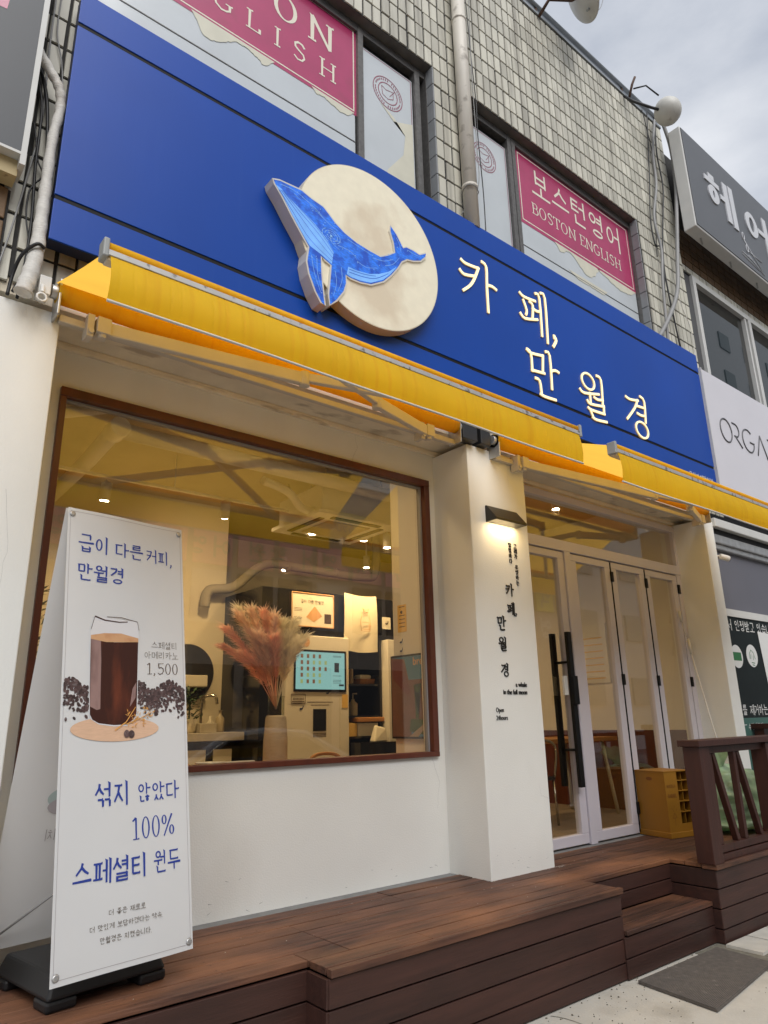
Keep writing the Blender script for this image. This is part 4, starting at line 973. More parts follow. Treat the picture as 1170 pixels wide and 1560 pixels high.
def face(x0, x1, y, zs, name='fascia_board'):
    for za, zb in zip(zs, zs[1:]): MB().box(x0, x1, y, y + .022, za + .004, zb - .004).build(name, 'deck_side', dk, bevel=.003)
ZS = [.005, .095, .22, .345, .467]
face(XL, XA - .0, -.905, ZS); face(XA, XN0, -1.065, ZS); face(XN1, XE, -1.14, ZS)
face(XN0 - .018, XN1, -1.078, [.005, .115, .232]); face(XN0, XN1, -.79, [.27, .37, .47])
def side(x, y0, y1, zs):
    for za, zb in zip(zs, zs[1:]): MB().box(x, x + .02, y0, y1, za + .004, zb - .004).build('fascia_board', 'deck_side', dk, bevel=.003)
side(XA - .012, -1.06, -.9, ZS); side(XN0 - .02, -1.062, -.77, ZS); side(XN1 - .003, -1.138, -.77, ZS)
for k in range(3): plank(XN0 + .002, XN1 - .004, -1.09 + k * .104, -.986 + k * .104, .238, .264, 'step_plank')
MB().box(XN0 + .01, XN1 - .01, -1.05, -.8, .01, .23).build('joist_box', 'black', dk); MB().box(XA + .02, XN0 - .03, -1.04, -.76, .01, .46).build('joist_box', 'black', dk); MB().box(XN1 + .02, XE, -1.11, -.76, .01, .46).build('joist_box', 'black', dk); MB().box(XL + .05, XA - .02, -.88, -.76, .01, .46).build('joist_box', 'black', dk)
rd2 = random.Random(8)
scw = MB()
for x in [.35 + .42 * k for k in range(17)]:
    for y in ys[:7]:
        for dy in (.03, .107):
            if y - dy < -.78 and (x < XA and y - dy < -.9 or XN0 - .05 < x < XN1 + .05): continue
            a_, b_ = x + rd2.uniform(-.012, .012), y - dy + rd2.uniform(-.006, .006)
            scw.poly([(a_ + .0045 * math.cos(t), b_ + .0045 * math.sin(t), .5018) for t in [k * 1.047 for k in range(6)]])
tag(scw.build('screw_heads', 'rust', dk), kind='stuff')
cr_ = MB()
for k in range(170):
    if rd2.random() < .55: x, y = rd2.choice([(3.72 + rd2.random() * .66, -.392 - abs(rd2.gauss(0, .012))), (3.72 - abs(rd2.gauss(0, .008)), -.39 + .39 * rd2.random()), (4.385 + abs(rd2.gauss(0, .05)), -.39 - rd2.random() * .04)])
    else: x, y = .3 + rd2.random() * 6.5, -.1 - rd2.random() * .75
    if x > 4.1 and y < -.74: continue
    s_ = rd2.uniform(.001, .003); a_ = rd2.random() * 3
    cr_.hexa([(x + s_ * math.cos(a_ + t), y + s_ * math.sin(a_ + t), .501) for t in (0, 1.4, 3.1, 4.6)], [(x + .6 * s_ * math.cos(a_ + t), y + .6 * s_ * math.sin(a_ + t), .501 + s_ * .8) for t in (0, 1.4, 3.1, 4.6)])
tag(cr_.build('crumbs', 'paver', dk), kind='stuff')
gr_ = MB()
for k in range(520):
    x, y = rd2.uniform(2.4, 6.5), -1.07 - abs(rd2.gauss(0, .35)); s_ = rd2.uniform(.0015, .006) * (1.2 if y > -1.2 else .8); a_ = rd2.random() * 3
    if y < -2.5: continue
    gr_.hexa([(x + s_ * math.cos(a_ + t), y + s_ * math.sin(a_ + t), .0015) for t in (0, 1.4, 3.1, 4.6)], [(x + .6 * s_ * math.cos(a_ + t), y + .6 * s_ * math.sin(a_ + t), .001 + s_ * .8) for t in (0, 1.4, 3.1, 4.6)])
go_ = gr_.build('grit', 'paver_joint'); tag(go_, 'loose grit scattered on the pavement along the deck', 'grit', kind='stuff')
for pts in ([(2.9, -1.09), (3.25, -1.16), (3.55, -1.5), (3.7, -2.1)], [(3.385, -1.08), (3.42, -1.2), (3.4, -1.6)], [(4.95, -1.6), (4.6, -1.85), (4.2, -2.3)]):
    MB().poly([(x, y, .0022) for x, y in ribbon(spline([(a, b, 0) for a, b in pts], 4), .007, .003)]).build('crack', 'paver_joint', bpy.data.objects['pavement'])

# ------------------------------------------------------------------ railing
rl = thing('deck_railing', 'brown wooden railing with slanted balusters on the deck right of the step', 'railing', (6.5, -1.09, .5))
MB().box(5.19, 5.33, -1.15, -1.02, .5, 1.29).build('post', 'rail_wood', rl, bevel=.004)
MB().box(6.28, 6.40, -1.15, -1.02, .5, 1.285).build('post', 'rail_wood', rl, bevel=.004)
MB().box(7.5, 7.62, -1.15, -1.02, .5, 1.285).build('post', 'rail_wood', rl, bevel=.004)
MB().box(5.16, 8.2, -1.17, -1.0, 1.29, 1.335).build('top_rail', 'rail_wood', rl, bevel=.004)
for a, b in ((5.33, 6.28), (6.40, 7.5)):
    MB().box(a, b, -1.12, -1.05, 1.235, 1.285).build('upper_rail', 'rail_wood', rl, bevel=.003)
    MB().box(a, b, -1.12, -1.05, .555, .605).build('lower_rail', 'rail_wood', rl, bevel=.003)
    MB().box(a, b, -1.13, -1.09, .502, .548).build('kick_rail', 'rail_wood', rl, bevel=.003)
    for k in range(3):
        x = a + .075 + k * .39
        if x + .1 > b: break
        MB().box(x, x + .045, -1.105, -1.06, .605, 1.235).build('baluster', 'rail_wood', rl, bevel=.003)
        if x + .3 < b: MB().bar((x + .075, -1.083, 1.235), (x + .29, -1.083, .605), .045, .045, (0, 1, 0)).build('baluster', 'rail_wood', rl, bevel=.003)
r2 = thing('deck_railing', 'dark railing end seen over the near railing beside the right pillar', 'railing', (8.1, -.6, .5))
MB().box(7.95, 8.1, -1.0, -.3, 1.36, 1.41).build('top_rail', 'rail_wood', r2); MB().box(7.97, 8.07, -.42, -.32, .5, 1.36).build('post', 'rail_wood', r2); MB().box(7.97, 8.07, -.98, -.88, .5, 1.36).build('post', 'rail_wood', r2)

# ------------------------------------------------------------------ doormat, mustard box, bag, rod
c4 = [(4.136, -1.135), (5.071, -1.145), (5.03, -1.52), (4.065, -1.645)]
mb = MB(); n = 48
for k in range(n):
    t0, t1 = k / n, (k + .62) / n
    P = lambda t, s: (c4[0][0] + (c4[3][0] - c4[0][0]) * t + (c4[1][0] + (c4[2][0] - c4[1][0]) * t - c4[0][0] - (c4[3][0] - c4[0][0]) * t) * s, c4[0][1] + (c4[3][1] - c4[0][1]) * t + (c4[1][1] + (c4[2][1] - c4[1][1]) * t - c4[0][1] - (c4[3][1] - c4[0][1]) * t) * s)
    mb.hexa([(*P(t0, 0), .014), (*P(t0, 1), .014), (*P(t1, 1), .014), (*P(t1, 0), .014)], [(*P(t0, 0), .021), (*P(t0, 1), .021), (*P(t1, 1), .021), (*P(t1, 0), .021)])
mb.hexa([(*p, .004) for p in c4], [(*p, .0145) for p in c4])
mt = thing('doormat', 'grey ribbed doormat on the pavement below the step', 'mat', (4.6, -1.35, 0)); tag(mb.build('mat_ribs', 'mat_grey', mt), kind='stuff')

bxr = thing('bottle_box', 'tall mustard cardboard box with open bottle cells beside the folding door', 'box', (6.2, -.2, .5))
F0, L0, R0 = Vector((6.02, -.355, .5)), Vector((6.12, -.03, .5)), Vector((6.355, -.42, .5))
ub = (R0 - F0); wb = ub.length; ub.normalize(); vb = (L0 - F0); vb = (vb - ub * vb.dot(ub)); db = vb.length; vb.normalize(); HB = .535
def bb3(mb, a0, a1, c0, c1, z0, z1):
    g = lambda a, c, z: F0 + ub * a + vb * c + Vector((0, 0, z)); return mb.hexa([g(a0, c0, z0), g(a1, c0, z0), g(a1, c1, z0), g(a0, c1, z0)], [g(a0, c0, z1), g(a1, c0, z1), g(a1, c1, z1), g(a0, c1, z1)])
t_ = .006
bb3(MB(), 0, t_, 0, db, .0, HB).build('side_panel', 'mustard', bxr); bb3(MB(), wb - t_, wb, t_, db, .0, HB).build('side_panel', 'mustard', bxr); bb3(MB(), t_, wb - t_, db - t_, db, 0, HB).build('back_panel', 'mustard', bxr)
mb = MB(); bb3(mb, t_, wb * .46, .0, t_, 0, HB); bb3(mb, wb * .46, wb, 0, t_, 0, .11); mb.build('front_panel', 'mustard', bxr)
bb3(MB(), -.004, wb + .004, -.004, db + .004, HB, HB + .007).build('lid', 'mustard', bxr); bb3(MB(), -.012, wb + .012, -.012, db, 0, .045).build('tray_base', 'mustard', bxr, bevel=.004)
for k in range(1, 5): bb3(MB(), wb * .46, wb - t_, .02, db - t_, .11 + k * .086, .115 + k * .086).build('cell_shelf', 'mustard', bxr)
bb3(MB(), wb * .72, wb * .735, .03, db - t_, .11, HB).build('cell_divider', 'mustard', bxr)
bb3(MB(), wb * .45, wb * .46, .01, db - t_, .05, HB).build('cell_divider', 'mustard', bxr)
nb_ = -vb; ob = F0 + Vector((0, 0, .5))
mb = font_mesh(MB(), 'MARZELLA', F0 + ub * .018 + Vector((0, 0, .405)), ub, UZ, .036, nb_, sx=.62, bold=.012); font_mesh(mb, 'BARREL', F0 + ub * .022 + Vector((0, 0, .325)), ub, UZ, .042, nb_, sx=.72, bold=.016)
for a, b in (((.05, .16), (.075, .2)), ((.075, .2), (.1, .16)), ((.05, .16), (.1, .16)), ((.075, .16), (.075, .1)), ((.05, .24), (.053, .225)), ((.08, .26), (.083, .245)), ((.065, .225), (.067, .21)), ((.1, .23), (.102, .215))): mb.poly([F0 + ub * p[0] + UZ * p[1] + nb_ * .0012 for p in ribbon([a, b], .004)])
mb.build('box_print', 'mustard_print', bxr)
hole = MB()
g = lambda a, z: F0 + vb * a + Vector((0, 0, z)) - ub * .0013
hole.poly([g(db * .5 + .035 * math.cos(t) * (1 if abs(math.cos(t)) < .99 else 1), .475 + .014 * math.sin(t)) for t in [2 * math.pi * k / 16 for k in range(16)]]); hole.build('hand_hole', 'mustard_print', bxr)

bag = thing('garbage_bag', 'tied translucent green garbage bag behind the mustard box', 'bag', (6.87, -.5, .5))
def bagmesh():
    bm = bmesh.new(); bmesh.ops.create_icosphere(bm, subdivisions=5, radius=1)
    for v in bm.verts:
        p = v.co.copy(); z = (p.z + 1) / 2
        n1_ = noise.noise(p * 2.2 + Vector((3, 1, 7))); n2_ = noise.noise(Vector((p.x * 4.5, p.y * 4.5, p.z * 6)) + Vector((9, 2, 2))); n3_ = abs(noise.noise(p * 9))
        rr = (.42 if z < .5 else .42 * (1 - ((z - .5) / .5) ** 2.6 * .8)) * (1 + .14 * n1_ + .08 * n2_ - .06 * n3_)
        if z < .12: rr *= .85 + .15 * z / .12
        q = Vector((p.x, p.y)); q = q / max(q.length, 1e-4) * min(q.length * 1.6, 1.0)
        v.co = Vector((q.x * rr - .17 * max(0, z - .5), q.y * rr * .8, max(0, z * .58 + .02 * n2_)))
    me = bpy.data.meshes.new('bag_body'); bm.to_mesh(me); bm.free()
    for p in me.polygons: p.use_smooth = True
    me.materials.append(MATS['bag']); return me
o = bpy.data.objects.new('bag_body', bagmesh()); put(o, bag)
mb = MB(); V = []; n = 26
for j in range(7):
    t = j / 6; r_ = .05 + .1 * t ** 1.3
    for k in range(n): a = 2 * math.pi * k / n; w_ = 1 + .35 * math.sin(a * 5 + t * 3) * t; V.append((6.70 + r_ * w_ * math.cos(a) - .08 * t, -.5 + r_ * w_ * math.sin(a), 1.03 + .17 * t + .03 * math.sin(a * 3) * t))
mb.add(V, [[j * n + k, j * n + (k + 1) % n, (j + 1) * n + (k + 1) % n, (j + 1) * n + k] for j in range(6) for k in range(n)], True); mb.build('bag_neck', 'bag', bag, fix=False)
MB().tube([(6.70 + .058 * math.cos(t * .6), -.5 + .058 * math.sin(t * .6), 1.035) for t in range(11)], .014, 6, closed=True).build('bag_tie', 'bag', bag)

rod = thing('awning_crank_rod', 'thin cream crank rod hanging by the right pillar', 'rod', (7.28, -.3, .55))
mb = MB().tube([(7.238, -.06, 2.59), (7.248, -.065, 2.47)], .014, 8); mb.build('grip', 'fixture_white', rod)
MB().tube([(7.248, -.065, 2.47), (7.27, -.07, 2.38), (7.295, -.09, 2.28)], .005, 6).build('link', 'fixture_white', rod)
MB().tube([(7.295, -.09, 2.29), (7.285, -.105, 2.13)], .015, 8).build('grip', 'fixture_white', rod)
MB().tube([(7.285, -.105, 2.13), (7.3, -.236, 1.27), (7.31, -.33, .56)], .006, 6).build('shaft', 'fixture_white', rod)

# ------------------------------------------------------------------ pipes, cables, dishes
def line(name, label, cat, pts, r, m, n=6, seg=8, group=None):
    pts = spline(pts, seg); b = min(pts, key=lambda p: p.z)
    o = MB().tube(pts, r, n).build(name, m, loc=b); return tag(o, label, cat, group)
dp = thing('drain_pipe', 'cream drain pipe between the two upper windows', 'pipe', (3.9, -.44, 5.6))
MB().tube([(3.9, -.445, 5.6), (3.9, -.445, 9.6)], .066, 16).build('pipe', 'pipe_cream', dp)
for z in (7.98, 6.02): MB().lathe([(.066, 0), (.073, .004), (.073, .03), (.066, .034)], (3.9, -.445, z), 16).build('collar', 'pipe_cream', dp)
MB().tube([(3.9 + .075 * math.cos(t * .6), -.445 + .075 * math.sin(t * .6), 6.0 + .02 * math.sin(t * 1.2)) for t in range(11)], .004, 5, closed=True).build('wire_tie', 'cable_grey', dp)
pts = spline([(.44, -.47, 5.07), (.516, -.47, 4.968), (.572, -.465, 4.884), (.592, -.45, 4.77), (.575, -.45, 4.566), (.575, -.45, 4.244), (.575, -.455, 4.038), (.572, -.47, 3.836), (.555, -.48, 3.69), (.535, -.48, 3.575)], 6)
o = MB().tube(pts, [.026 + .016 * max(0, i / (len(pts) - 1) - .45) / .55 + .0025 * math.sin(i * 1.9) for i in range(len(pts))], 14).build('wrapped_pipe', 'pipe_wrap', loc=pts[-1]); tag(o, 'white tape wrapped pipe down the gap left of the blue sign', 'pipe')
CG = 'cables left of the blue sign'
line('cable', 'thick black cable passing nearest the blue sign edge', 'cable', [(.455, -.41, 5.06), (.52, -.41, 4.864), (.554, -.405, 4.616), (.574, -.405, 4.367), (.579, -.405, 4.036), (.554, -.42, 3.786), (.5, -.42, 3.6)], .0095, 'cable_black', group=CG)
line('cable', 'black cable running straight down the tiles beside the dark sign', 'cable', [(.45, -.4, 5.03), (.506, -.4, 4.809), (.517, -.4, 4.593), (.521, -.4, 4.38), (.539, -.4, 4.057), (.539, -.4, 3.779), (.526, -.4, 3.583)], .008, 'cable_black', group=CG)
line('cable', 'black cable looping over the tile joints', 'cable', [(.486, -.39, 4.662), (.51, -.4, 4.532), (.529, -.4, 4.427), (.563, -.4, 4.352), (.529, -.4, 4.279), (.508, -.4, 4.2), (.515, -.4, 4.05), (.55, -.4, 3.9)], .005, 'cable_black', group=CG)
line('cable', 'thin pale cable at the top beside the blue sign', 'cable', [(.529, -.385, 5.7), (.532, -.385, 5.357), (.578, -.385, 5.148), (.6, -.385, 4.9), (.57, -.385, 4.6)], .004, 'cable_grey', group=CG)
line('cable', 'grey cable slanting down to the white left pillar', 'cable', [(.5, -.39, 5.6), (.505, -.39, 5.2), (.52, -.39, 4.7), (.49, -.39, 4.3), (.46, -.39, 4.0), (.42, -.39, 3.7)], .0055, 'cable_grey', group=CG)
line('cable', 'black cable curling round the wrapped pipe', 'cable', [(.6, -.5, 3.85), (.56, -.52, 3.845), (.51, -.47, 3.79), (.49, -.42, 3.7), (.48, -.41, 3.58)], .009, 'cable_black', group=CG)
CR = 'cables at the corner right of the upper windows'
line('conduit', 'thick grey conduit bending at the right building corner', 'cable', [(7.75, -.5, 9.25), (7.9, -.5, 8.85), (7.88, -.5, 8.25), (7.8, -.48, 7.7), (7.66, -.46, 6.976), (7.52, -.46, 6.471), (7.237, -.46, 6.019), (6.92, -.45, 5.62)], .024, 'cable_grey', 10, group=CR)
line('cable', 'bundle cable left of the conduit at the right corner', 'cable', [(7.744, -.42, 9.25), (7.551, -.42, 8.597), (7.496, -.42, 8.046), (7.304, -.42, 7.447), (7.34, -.43, 6.985), (7.243, -.43, 6.479), (7.15, -.43, 5.62)], .018, 'cable_grey', group=CR)
line('cable', 'black cable hanging down the tiles left of the conduit', 'cable', [(7.6, -.4, 9.3), (7.469, -.4, 8.572), (7.364, -.4, 7.995), (7.247, -.4, 7.438), (7.261, -.4, 7.061), (7.383, -.4, 7.07), (7.41, -.4, 6.857), (7.3, -.4, 6.3)], .009, 'cable_black', group=CR)
line('cable', 'black cable from the white dish down the wall', 'cable', [(7.8, -.4, 9.33), (7.7, -.4, 8.689), (7.72, -.4, 8.174), (7.6, -.4, 7.678), (7.45, -.4, 7.1), (7.4, -.4, 6.6), (7.5, -.4, 5.7)], .011, 'cable_black', group=CR)
line('cable', 'thin black cable in the middle of the corner bundle', 'cable', [(7.5, -.385, 9.3), (7.6, -.385, 8.7), (7.55, -.385, 8.1), (7.42, -.385, 7.5), (7.3, -.385, 6.9)], .006, 'cable_black', group=CR)
line('cable', 'thin white wire dangling near the end of the blue sign', 'cable', [(7.52, -.45, 6.5), (7.609, -.45, 6.262), (7.733, -.45, 6.036), (7.74, -.45, 5.706), (7.7, -.45, 5.62)], .005, 'fixture_white', group=CR)
line('cable', 'black wire hanging in front of the drain pipe and left pane', 'cable', [(4.03, -.4, 9.3), (4.08, -.395, 8.4), (4.1, -.395, 7.77), (4.12, -.40, 7.205), (4.1, -.41, 6.782), (4.12, -.41, 6.126), (4.1, -.42, 5.6)], .0055, 'cable_black')
line('cable', 'pale wire crossing from the drain pipe to the window', 'cable', [(4.14, -.4, 9.0), (4.09, -.4, 7.6), (4.04, -.44, 6.6), (3.95, -.5, 6.05), (3.82, -.4, 5.75)], .004, 'cable_grey')
rr = thing('roof_rail', 'grey pipe rail along the top of the tiled parapet', 'rail', (4, -.37, 9.33))
MB().tube([(-1.6, -.36, 9.44), (8.0, -.36, 9.44)], .03, 10).build('pipe', 'steel_rail', rr)
for x in (1.4, 3.4, 5.35, 7.1, 7.9): MB().tube([(x, -.34, 9.33), (x, -.355, 9.44)], .018, 8).build('stub', 'rust', rr)
def dish(label, c, ax, r, foot, lnb):
    d = thing('satellite_dish', label, 'dish', foot, 'satellite dishes on the parapet')
    c = Vector(c); ax = Vector(ax).normalized(); prof = [(r * t, .26 * r * t * t) for t in (0.02, .2, .4, .6, .8, .92, 1.0)]
    prof += [(r * 1.01, .26 * r + .012), (r * .9, .26 * r * .84 - .015), (r * .5, .26 * r * .25 - .02), (r * .02, -.02)][:1]
    mb = MB().lathe(prof, c, 36, ax); mb.f = mb.f[:-1]; mb.sm = mb.sm[:-1]
    o = mb.build('reflector', 'dish', d); sm = o.modifiers.new('solid', 'SOLIDIFY'); sm.thickness = .012
    MB().tube([foot, Vector(foot) + Vector((0, -.16, .1)), c - ax * .06, c], .02, 8).build('mast', 'rust', d)
    L_ = Vector(lnb); MB().tube([c - Vector((0, 0, r * .9)) + ax * .12, (c + L_) / 2 - Vector((0, 0, r * .65)), L_], .014, 8).build('feed_arm', 'cap_grey', d)
    mb = MB().lathe([(.03, -.05), (.04, -.03), (.04, .04), (.028, .06)], L_, 12, (c - L_)); mb.build('feed_horn', 'cap_grey', d)
    return d
dish('satellite dish with a feed arm at the top edge of the picture', (5.62, -.72, 9.42), (.55, -.55, .45), .3, (5.35, -.38, 9.26), (6.06, -.86, 9.78))
line('cable', 'thin cable looping below the dish at the top edge', 'cable', [(6.06, -.84, 9.74), (5.98, -.8, 9.47), (5.84, -.75, 9.33), (5.72, -.72, 9.38), (5.66, -.7, 9.45)], .004, 'cable_grey')
d2 = thing('satellite_dish', 'egg shaped white dish beside the grey hair salon sign', 'dish', (7.1, -.38, 9.26), 'satellite dishes on the parapet')
mb = MB(); c = Vector((7.48, -.72, 8.98)); ax = Vector((.75, -.2, .62)).normalized()
mb.lathe([(.015, -.135), (.085, -.12), (.14, -.085), (.172, -.025), (.175, .015), (.165, .055), (.126, .1), (.07, .128), (.015, .135)], c, 30, ax); mb.build('reflector', 'dish', d2)
MB().tube([(7.1, -.38, 9.26), (7.05, -.5, 9.05), (7.25, -.62, 8.98), (7.38, -.68, 8.97)], .018, 8).build('mast', 'cable_black', d2)
MB().tube([(7.12, -.42, 9.2), (7.1, -.5, 9.36), (7.16, -.52, 9.5)], .016, 8).build('clamp', 'rust', d2); MB().tube([(7.12, -.5, 9.3), (7.26, -.6, 9.36), (7.4, -.68, 9.22)], .01, 8).build('feed_arm', 'cable_black', d2)

# ------------------------------------------------------------------ left neighbour: dark sign, old brown wall
ls = thing('dark_sign', 'charcoal shop sign with a pale frame at the top left', 'sign', (-.3, -.5, 4.3))
MB().box(-2.2, .425, -.55, -.41, 4.31, 6.6).build('panel', 'sign_dark', ls); MB().box(.425, .452, -.556, -.40, 4.24, 6.6).build('frame', 'trim_white', ls); MB().box(-2.2, .425, -.556, -.41, 4.295, 4.31).build('frame', 'trim_white', ls)
MB().box(-2.2, .43, -.50, -.4, 4.2, 4.294).build('base_trim', 'trim_beige', ls)
flat('pink_print', [(.1, 5.12), (.262, 5.14), (.285, 5.5), (.1, 5.5)], 'poster_pink', ls, -.5515)
nl = thing('brown_tiled_wall', 'old brown tiled wall under the charcoal sign', 'wall', (-.5, -.38, 3.58))
MB().box(-2.2, .43, -.385, -.352, 3.4, 4.19).build('wall_core', 'grout', nl)
bt = None
for i in range(12):
    for k in range(4):
        MB().box(.425 - (i + 1) * .2 + .008, .425 - i * .2 - .008, -.397, -.385, 3.4 + k * .2 + .008, 3.6 + k * .2 - .008).build('tile', 'brown_tile', nl, bevel=.006)

# ------------------------------------------------------------------ right neighbour building
nb = thing('neighbour_building', 'grey neighbour building at the right with aluminium windows', 'building', (10.5, 0, 0))
MB().box(8.0, 16, -.3, .4, 7.1, 9.0).build('upper_wall', 'grout', nb)
MB().box(8.0, 16, -.1, .4, 3.4, 7.1).build('back_wall', 'dark_panel', nb)
for i in range(44):
    MB().box(8.0 + i * .18 + .008, 8.18 + i * .18 - .008, -.315, -.3, 7.12, 7.2).build('tile', 'tile', nb)
for k in range(1, 6):
    for i in range(16): MB().box(8.0 + i * .2 + .008, 8.2 + i * .2 - .008, -.312, -.3, 7.1 + k * .12, 7.2 + k * .12).build('tile', 'brown_tile', nb)
MB().box(7.78, 8.29, -.29, -.2, 5.3, 7.1).build('side_panel', 'dark_panel', nb)
wn = bpy.data.objects.new('window', None); put(wn, nb)
mb = MB(); mb.box(8.29, 8.37, -.33, -.2, 5.3, 7.1); mb.box(8.37, 12, -.33, -.2, 7.02, 7.1); mb.box(9.78, 9.83, -.32, -.2, 5.3, 7.02); mb.box(9.88, 9.97, -.33, -.2, 5.3, 7.02)
mb.build('frame', 'trim_white', wn); MB().box(8.37, 9.78, -.27, -.265, 5.3, 7.02).build('pane', 'pane_dark', wn); MB().box(9.97, 12, -.27, -.265, 5.3, 7.02).build('pane', 'pane_dark', wn); MB().box(8.3, 12, -.2, -.19, 5.3, 7.1).build('blind', 'window_dark', wn)
# ground floor shop
gf = bpy.data.objects.new('shop_front', None); put(gf, nb)
MB().box(7.62, 13, -.28, .2, 2.63, 3.42).build('grey_panel', 'grey_panel', gf)
mb = MB().box(7.62, 13, -.36, -.2, 3.36, 3.46); mb.box(7.62, 13, -.33, -.2, 3.30, 3.36); mb.build('shutter_rail', 'alu', gf, bevel=.01)
MB().box(7.62, 13, -.42, -.2, 3.52, 3.62).build('awning_cassette', 'trim_white', gf, bevel=.01); MB().box(7.62, 13, -.36, .2, 3.46, 3.9).build('dark_soffit', 'black', gf)
mb = MB().box(7.62, 13, -.31, -.2, 2.55, 2.63); mb.build('head_frame', 'trim_white', gf)
MB().box(7.62, 13, -.295, -.1, .0, 2.55).build('dark_film', 'shop_green', gf); MB().box(7.8, 8.65, -.2975, -.295, .9, 1.47).build('teal_film', 'shop_teal', gf)
for txt_, x_, y_, z_, s_ in (('에서', 7.66, -.2952, 2.40, .115), ('인정받고', 7.96, -.2952, 2.40, .115), ('있습니다', 8.5, -.2952, 2.40, .115), ('소를', 7.72, -.2952, 1.5, .105), ('제거하는', 8.0, -.2952, 1.5, .105), ('피부', 8.5, -.2952, 1.5, .105), ('수강생모집', 7.9, -.2976, 1.345, .07), ('수능뷰티반', 7.9, -.2976, 1.235, .05)):
    lay(MB(), text_polys(txt_, .1, .085, False, .04)[0], (x_, y_, z_), UX, UZ, s_, NF, .002).build('film_lettering', 'sticker_white', gf)
mb = MB()
for a, b in (((7.8, 1.4), (7.87, 1.4)), ((8.27, 1.4), (8.36, 1.38)), ((8.36, 1.38), (8.4, 1.2))): mb.poly([(x, -.2995, z) for x, z in ribbon([a, b], .008)])
mb.build('film_line', 'sticker_white', gf)
for cx_, cz in ((7.90, 2.115), (8.265, 2.135)):
    MB().poly([(cx_ + .135 * math.cos(t), -.2972, cz + .125 * math.sin(t)) for t in [2 * math.pi * k / 32 for k in range(32)]]).build('round_sticker', 'sticker_white', gf)
flat('sticker_bar', [(7.8, 2.07), (8.0, 2.07), (8.0, 2.16), (7.8, 2.16)], 'sticker_green', gf, -.2985)
mb = MB()
for pts in ([(8.2, 2.1), (8.21, 2.16), (8.25, 2.2), (8.3, 2.17), (8.33, 2.1)], [(8.22, 2.1), (8.24, 2.15)], [(8.28, 2.09), (8.29, 2.14)], [(8.23, 2.06), (8.31, 2.055)], [(8.24, 2.035), (8.3, 2.03)]): mb.poly([(x, -.2985, z) for x, z in ribbon(pts, .009)])
mb.build('sticker_print', 'sticker_green', gf)
flat('notice_paper', [(8.56, 1.75), (9.1, 1.75), (9.1, 2.4), (8.5, 2.42)], 'sticker_white', gf, -.2985)
cc = thing('cctv_camera', 'small white security camera beside the right pillar', 'camera', (7.66, -.4, 3.16))
MB().tube([(7.62, -.36, 3.19), (7.68, -.42, 3.18)], .012, 8).build('arm', 'fixture_white', cc); MB().lathe([(.03, 0), (.034, .02), (.034, .1), (.028, .11)], (7.64, -.4, 3.18), 14, (.7, -.5, -.25)).build('housing', 'fixture_white', cc); MB().lathe([(.026, 0), (.026, .004)], Vector((7.64, -.4, 3.18)) + Vector((.7, -.5, -.25)).normalized() * .111, 14, (.7, -.5, -.25)).build('lens', 'black', cc)
hs = thing('hair_salon_sign', 'large grey box sign of the hair salon at the right edge', 'sign', (10, -.62, 7.42))
MB().box(7.815, 13, -.69, -.53, 7.42, 8.985).build('box_frame', 'trim_white', hs, bevel=.01); MB().box(7.835, 12.98, -.7, -.688, 7.45, 8.96).build('face_panel', 'sign_grey', hs)
mb = MB(); 
for ch_, x_ in (('헤', 8.24), ('어', 9.38)): lay(MB(), text_polys(ch_, .15, .13, False, sq=1.4)[0], (x_, -.7, 7.98), UX, UZ, .62, NF, .002, .012).build('letter', 'letter_grey', hs)
mb = MB()
for rx, cx_, cz in ((.05, 9.24, 7.93), (.05, 9.3, 7.75)): mb.tube([(cx_ + .03 * math.cos(t), -.705, cz + .06 * math.sin(t)) for t in [2 * math.pi * k / 14 for k in range(14)]], .006, 5, closed=True)
for a, b in (((9.24, 7.87), (9.7, 7.55)), ((9.34, 7.72), (9.75, 7.72)), ((9.1, 7.62), (9.5, 7.6)), ((9.1, 7.58), (9.6, 7.52)), ((9.3, 7.64), (9.75, 7.5))): mb.tube([(a[0], -.704, a[1]), (b[0], -.704, b[1])], .006, 5)
mb.build('scissor_print', 'letter_grey', hs)
for x in (8.1, 8.9, 9.7): MB().bar((x, -.6, 7.415), (x + .12, -.56, 7.405), .02, .012).build('bracket', 'cap_grey', hs)
og = thing('white_shop_sign', 'pale lilac neighbour shop sign with thin dark letters', 'sign', (10, -.5, 3.9))
MB().box(7.66, 13, -.525, -.42, 3.93, 5.43).build('face_panel', 'sign_white', og); MB().box(7.642, 7.662, -.53, -.42, 3.92, 5.445).build('frame', 'trim_white', og)
mb = MB()
def arc(cx_, cz, rx, rz, a0, a1, n=26): return [(cx_ + rx * math.cos(R(a0 + (a1 - a0) * k / n)), cz + rz * math.sin(R(a0 + (a1 - a0) * k / n))) for k in range(n + 1)]
for pts in (arc(8.047, 4.742, .14, .148, 0, 360), arc(8.3, 4.805, .085, .083, 90, -90, 12), [(8.23, 4.888), (8.3, 4.888)], [(8.25, 4.722), (8.3, 4.722)], [(8.27, 4.722), (8.42, 4.6)], arc(8.62, 4.745, .15, .15, 50, 350), [(8.66, 4.735), (8.775, 4.735)], [(8.84, 4.6), (8.98, 4.9)], [(8.98, 4.9), (9.12, 4.6)], [(9.2, 4.9), (9.45, 4.9)], [(9.32, 4.9), (9.32, 4.6)]):
    mb.tube([(x, -.527, z) for x, z in pts], .0095, 6)
mb.build('lettering', 'letter_dark', og)
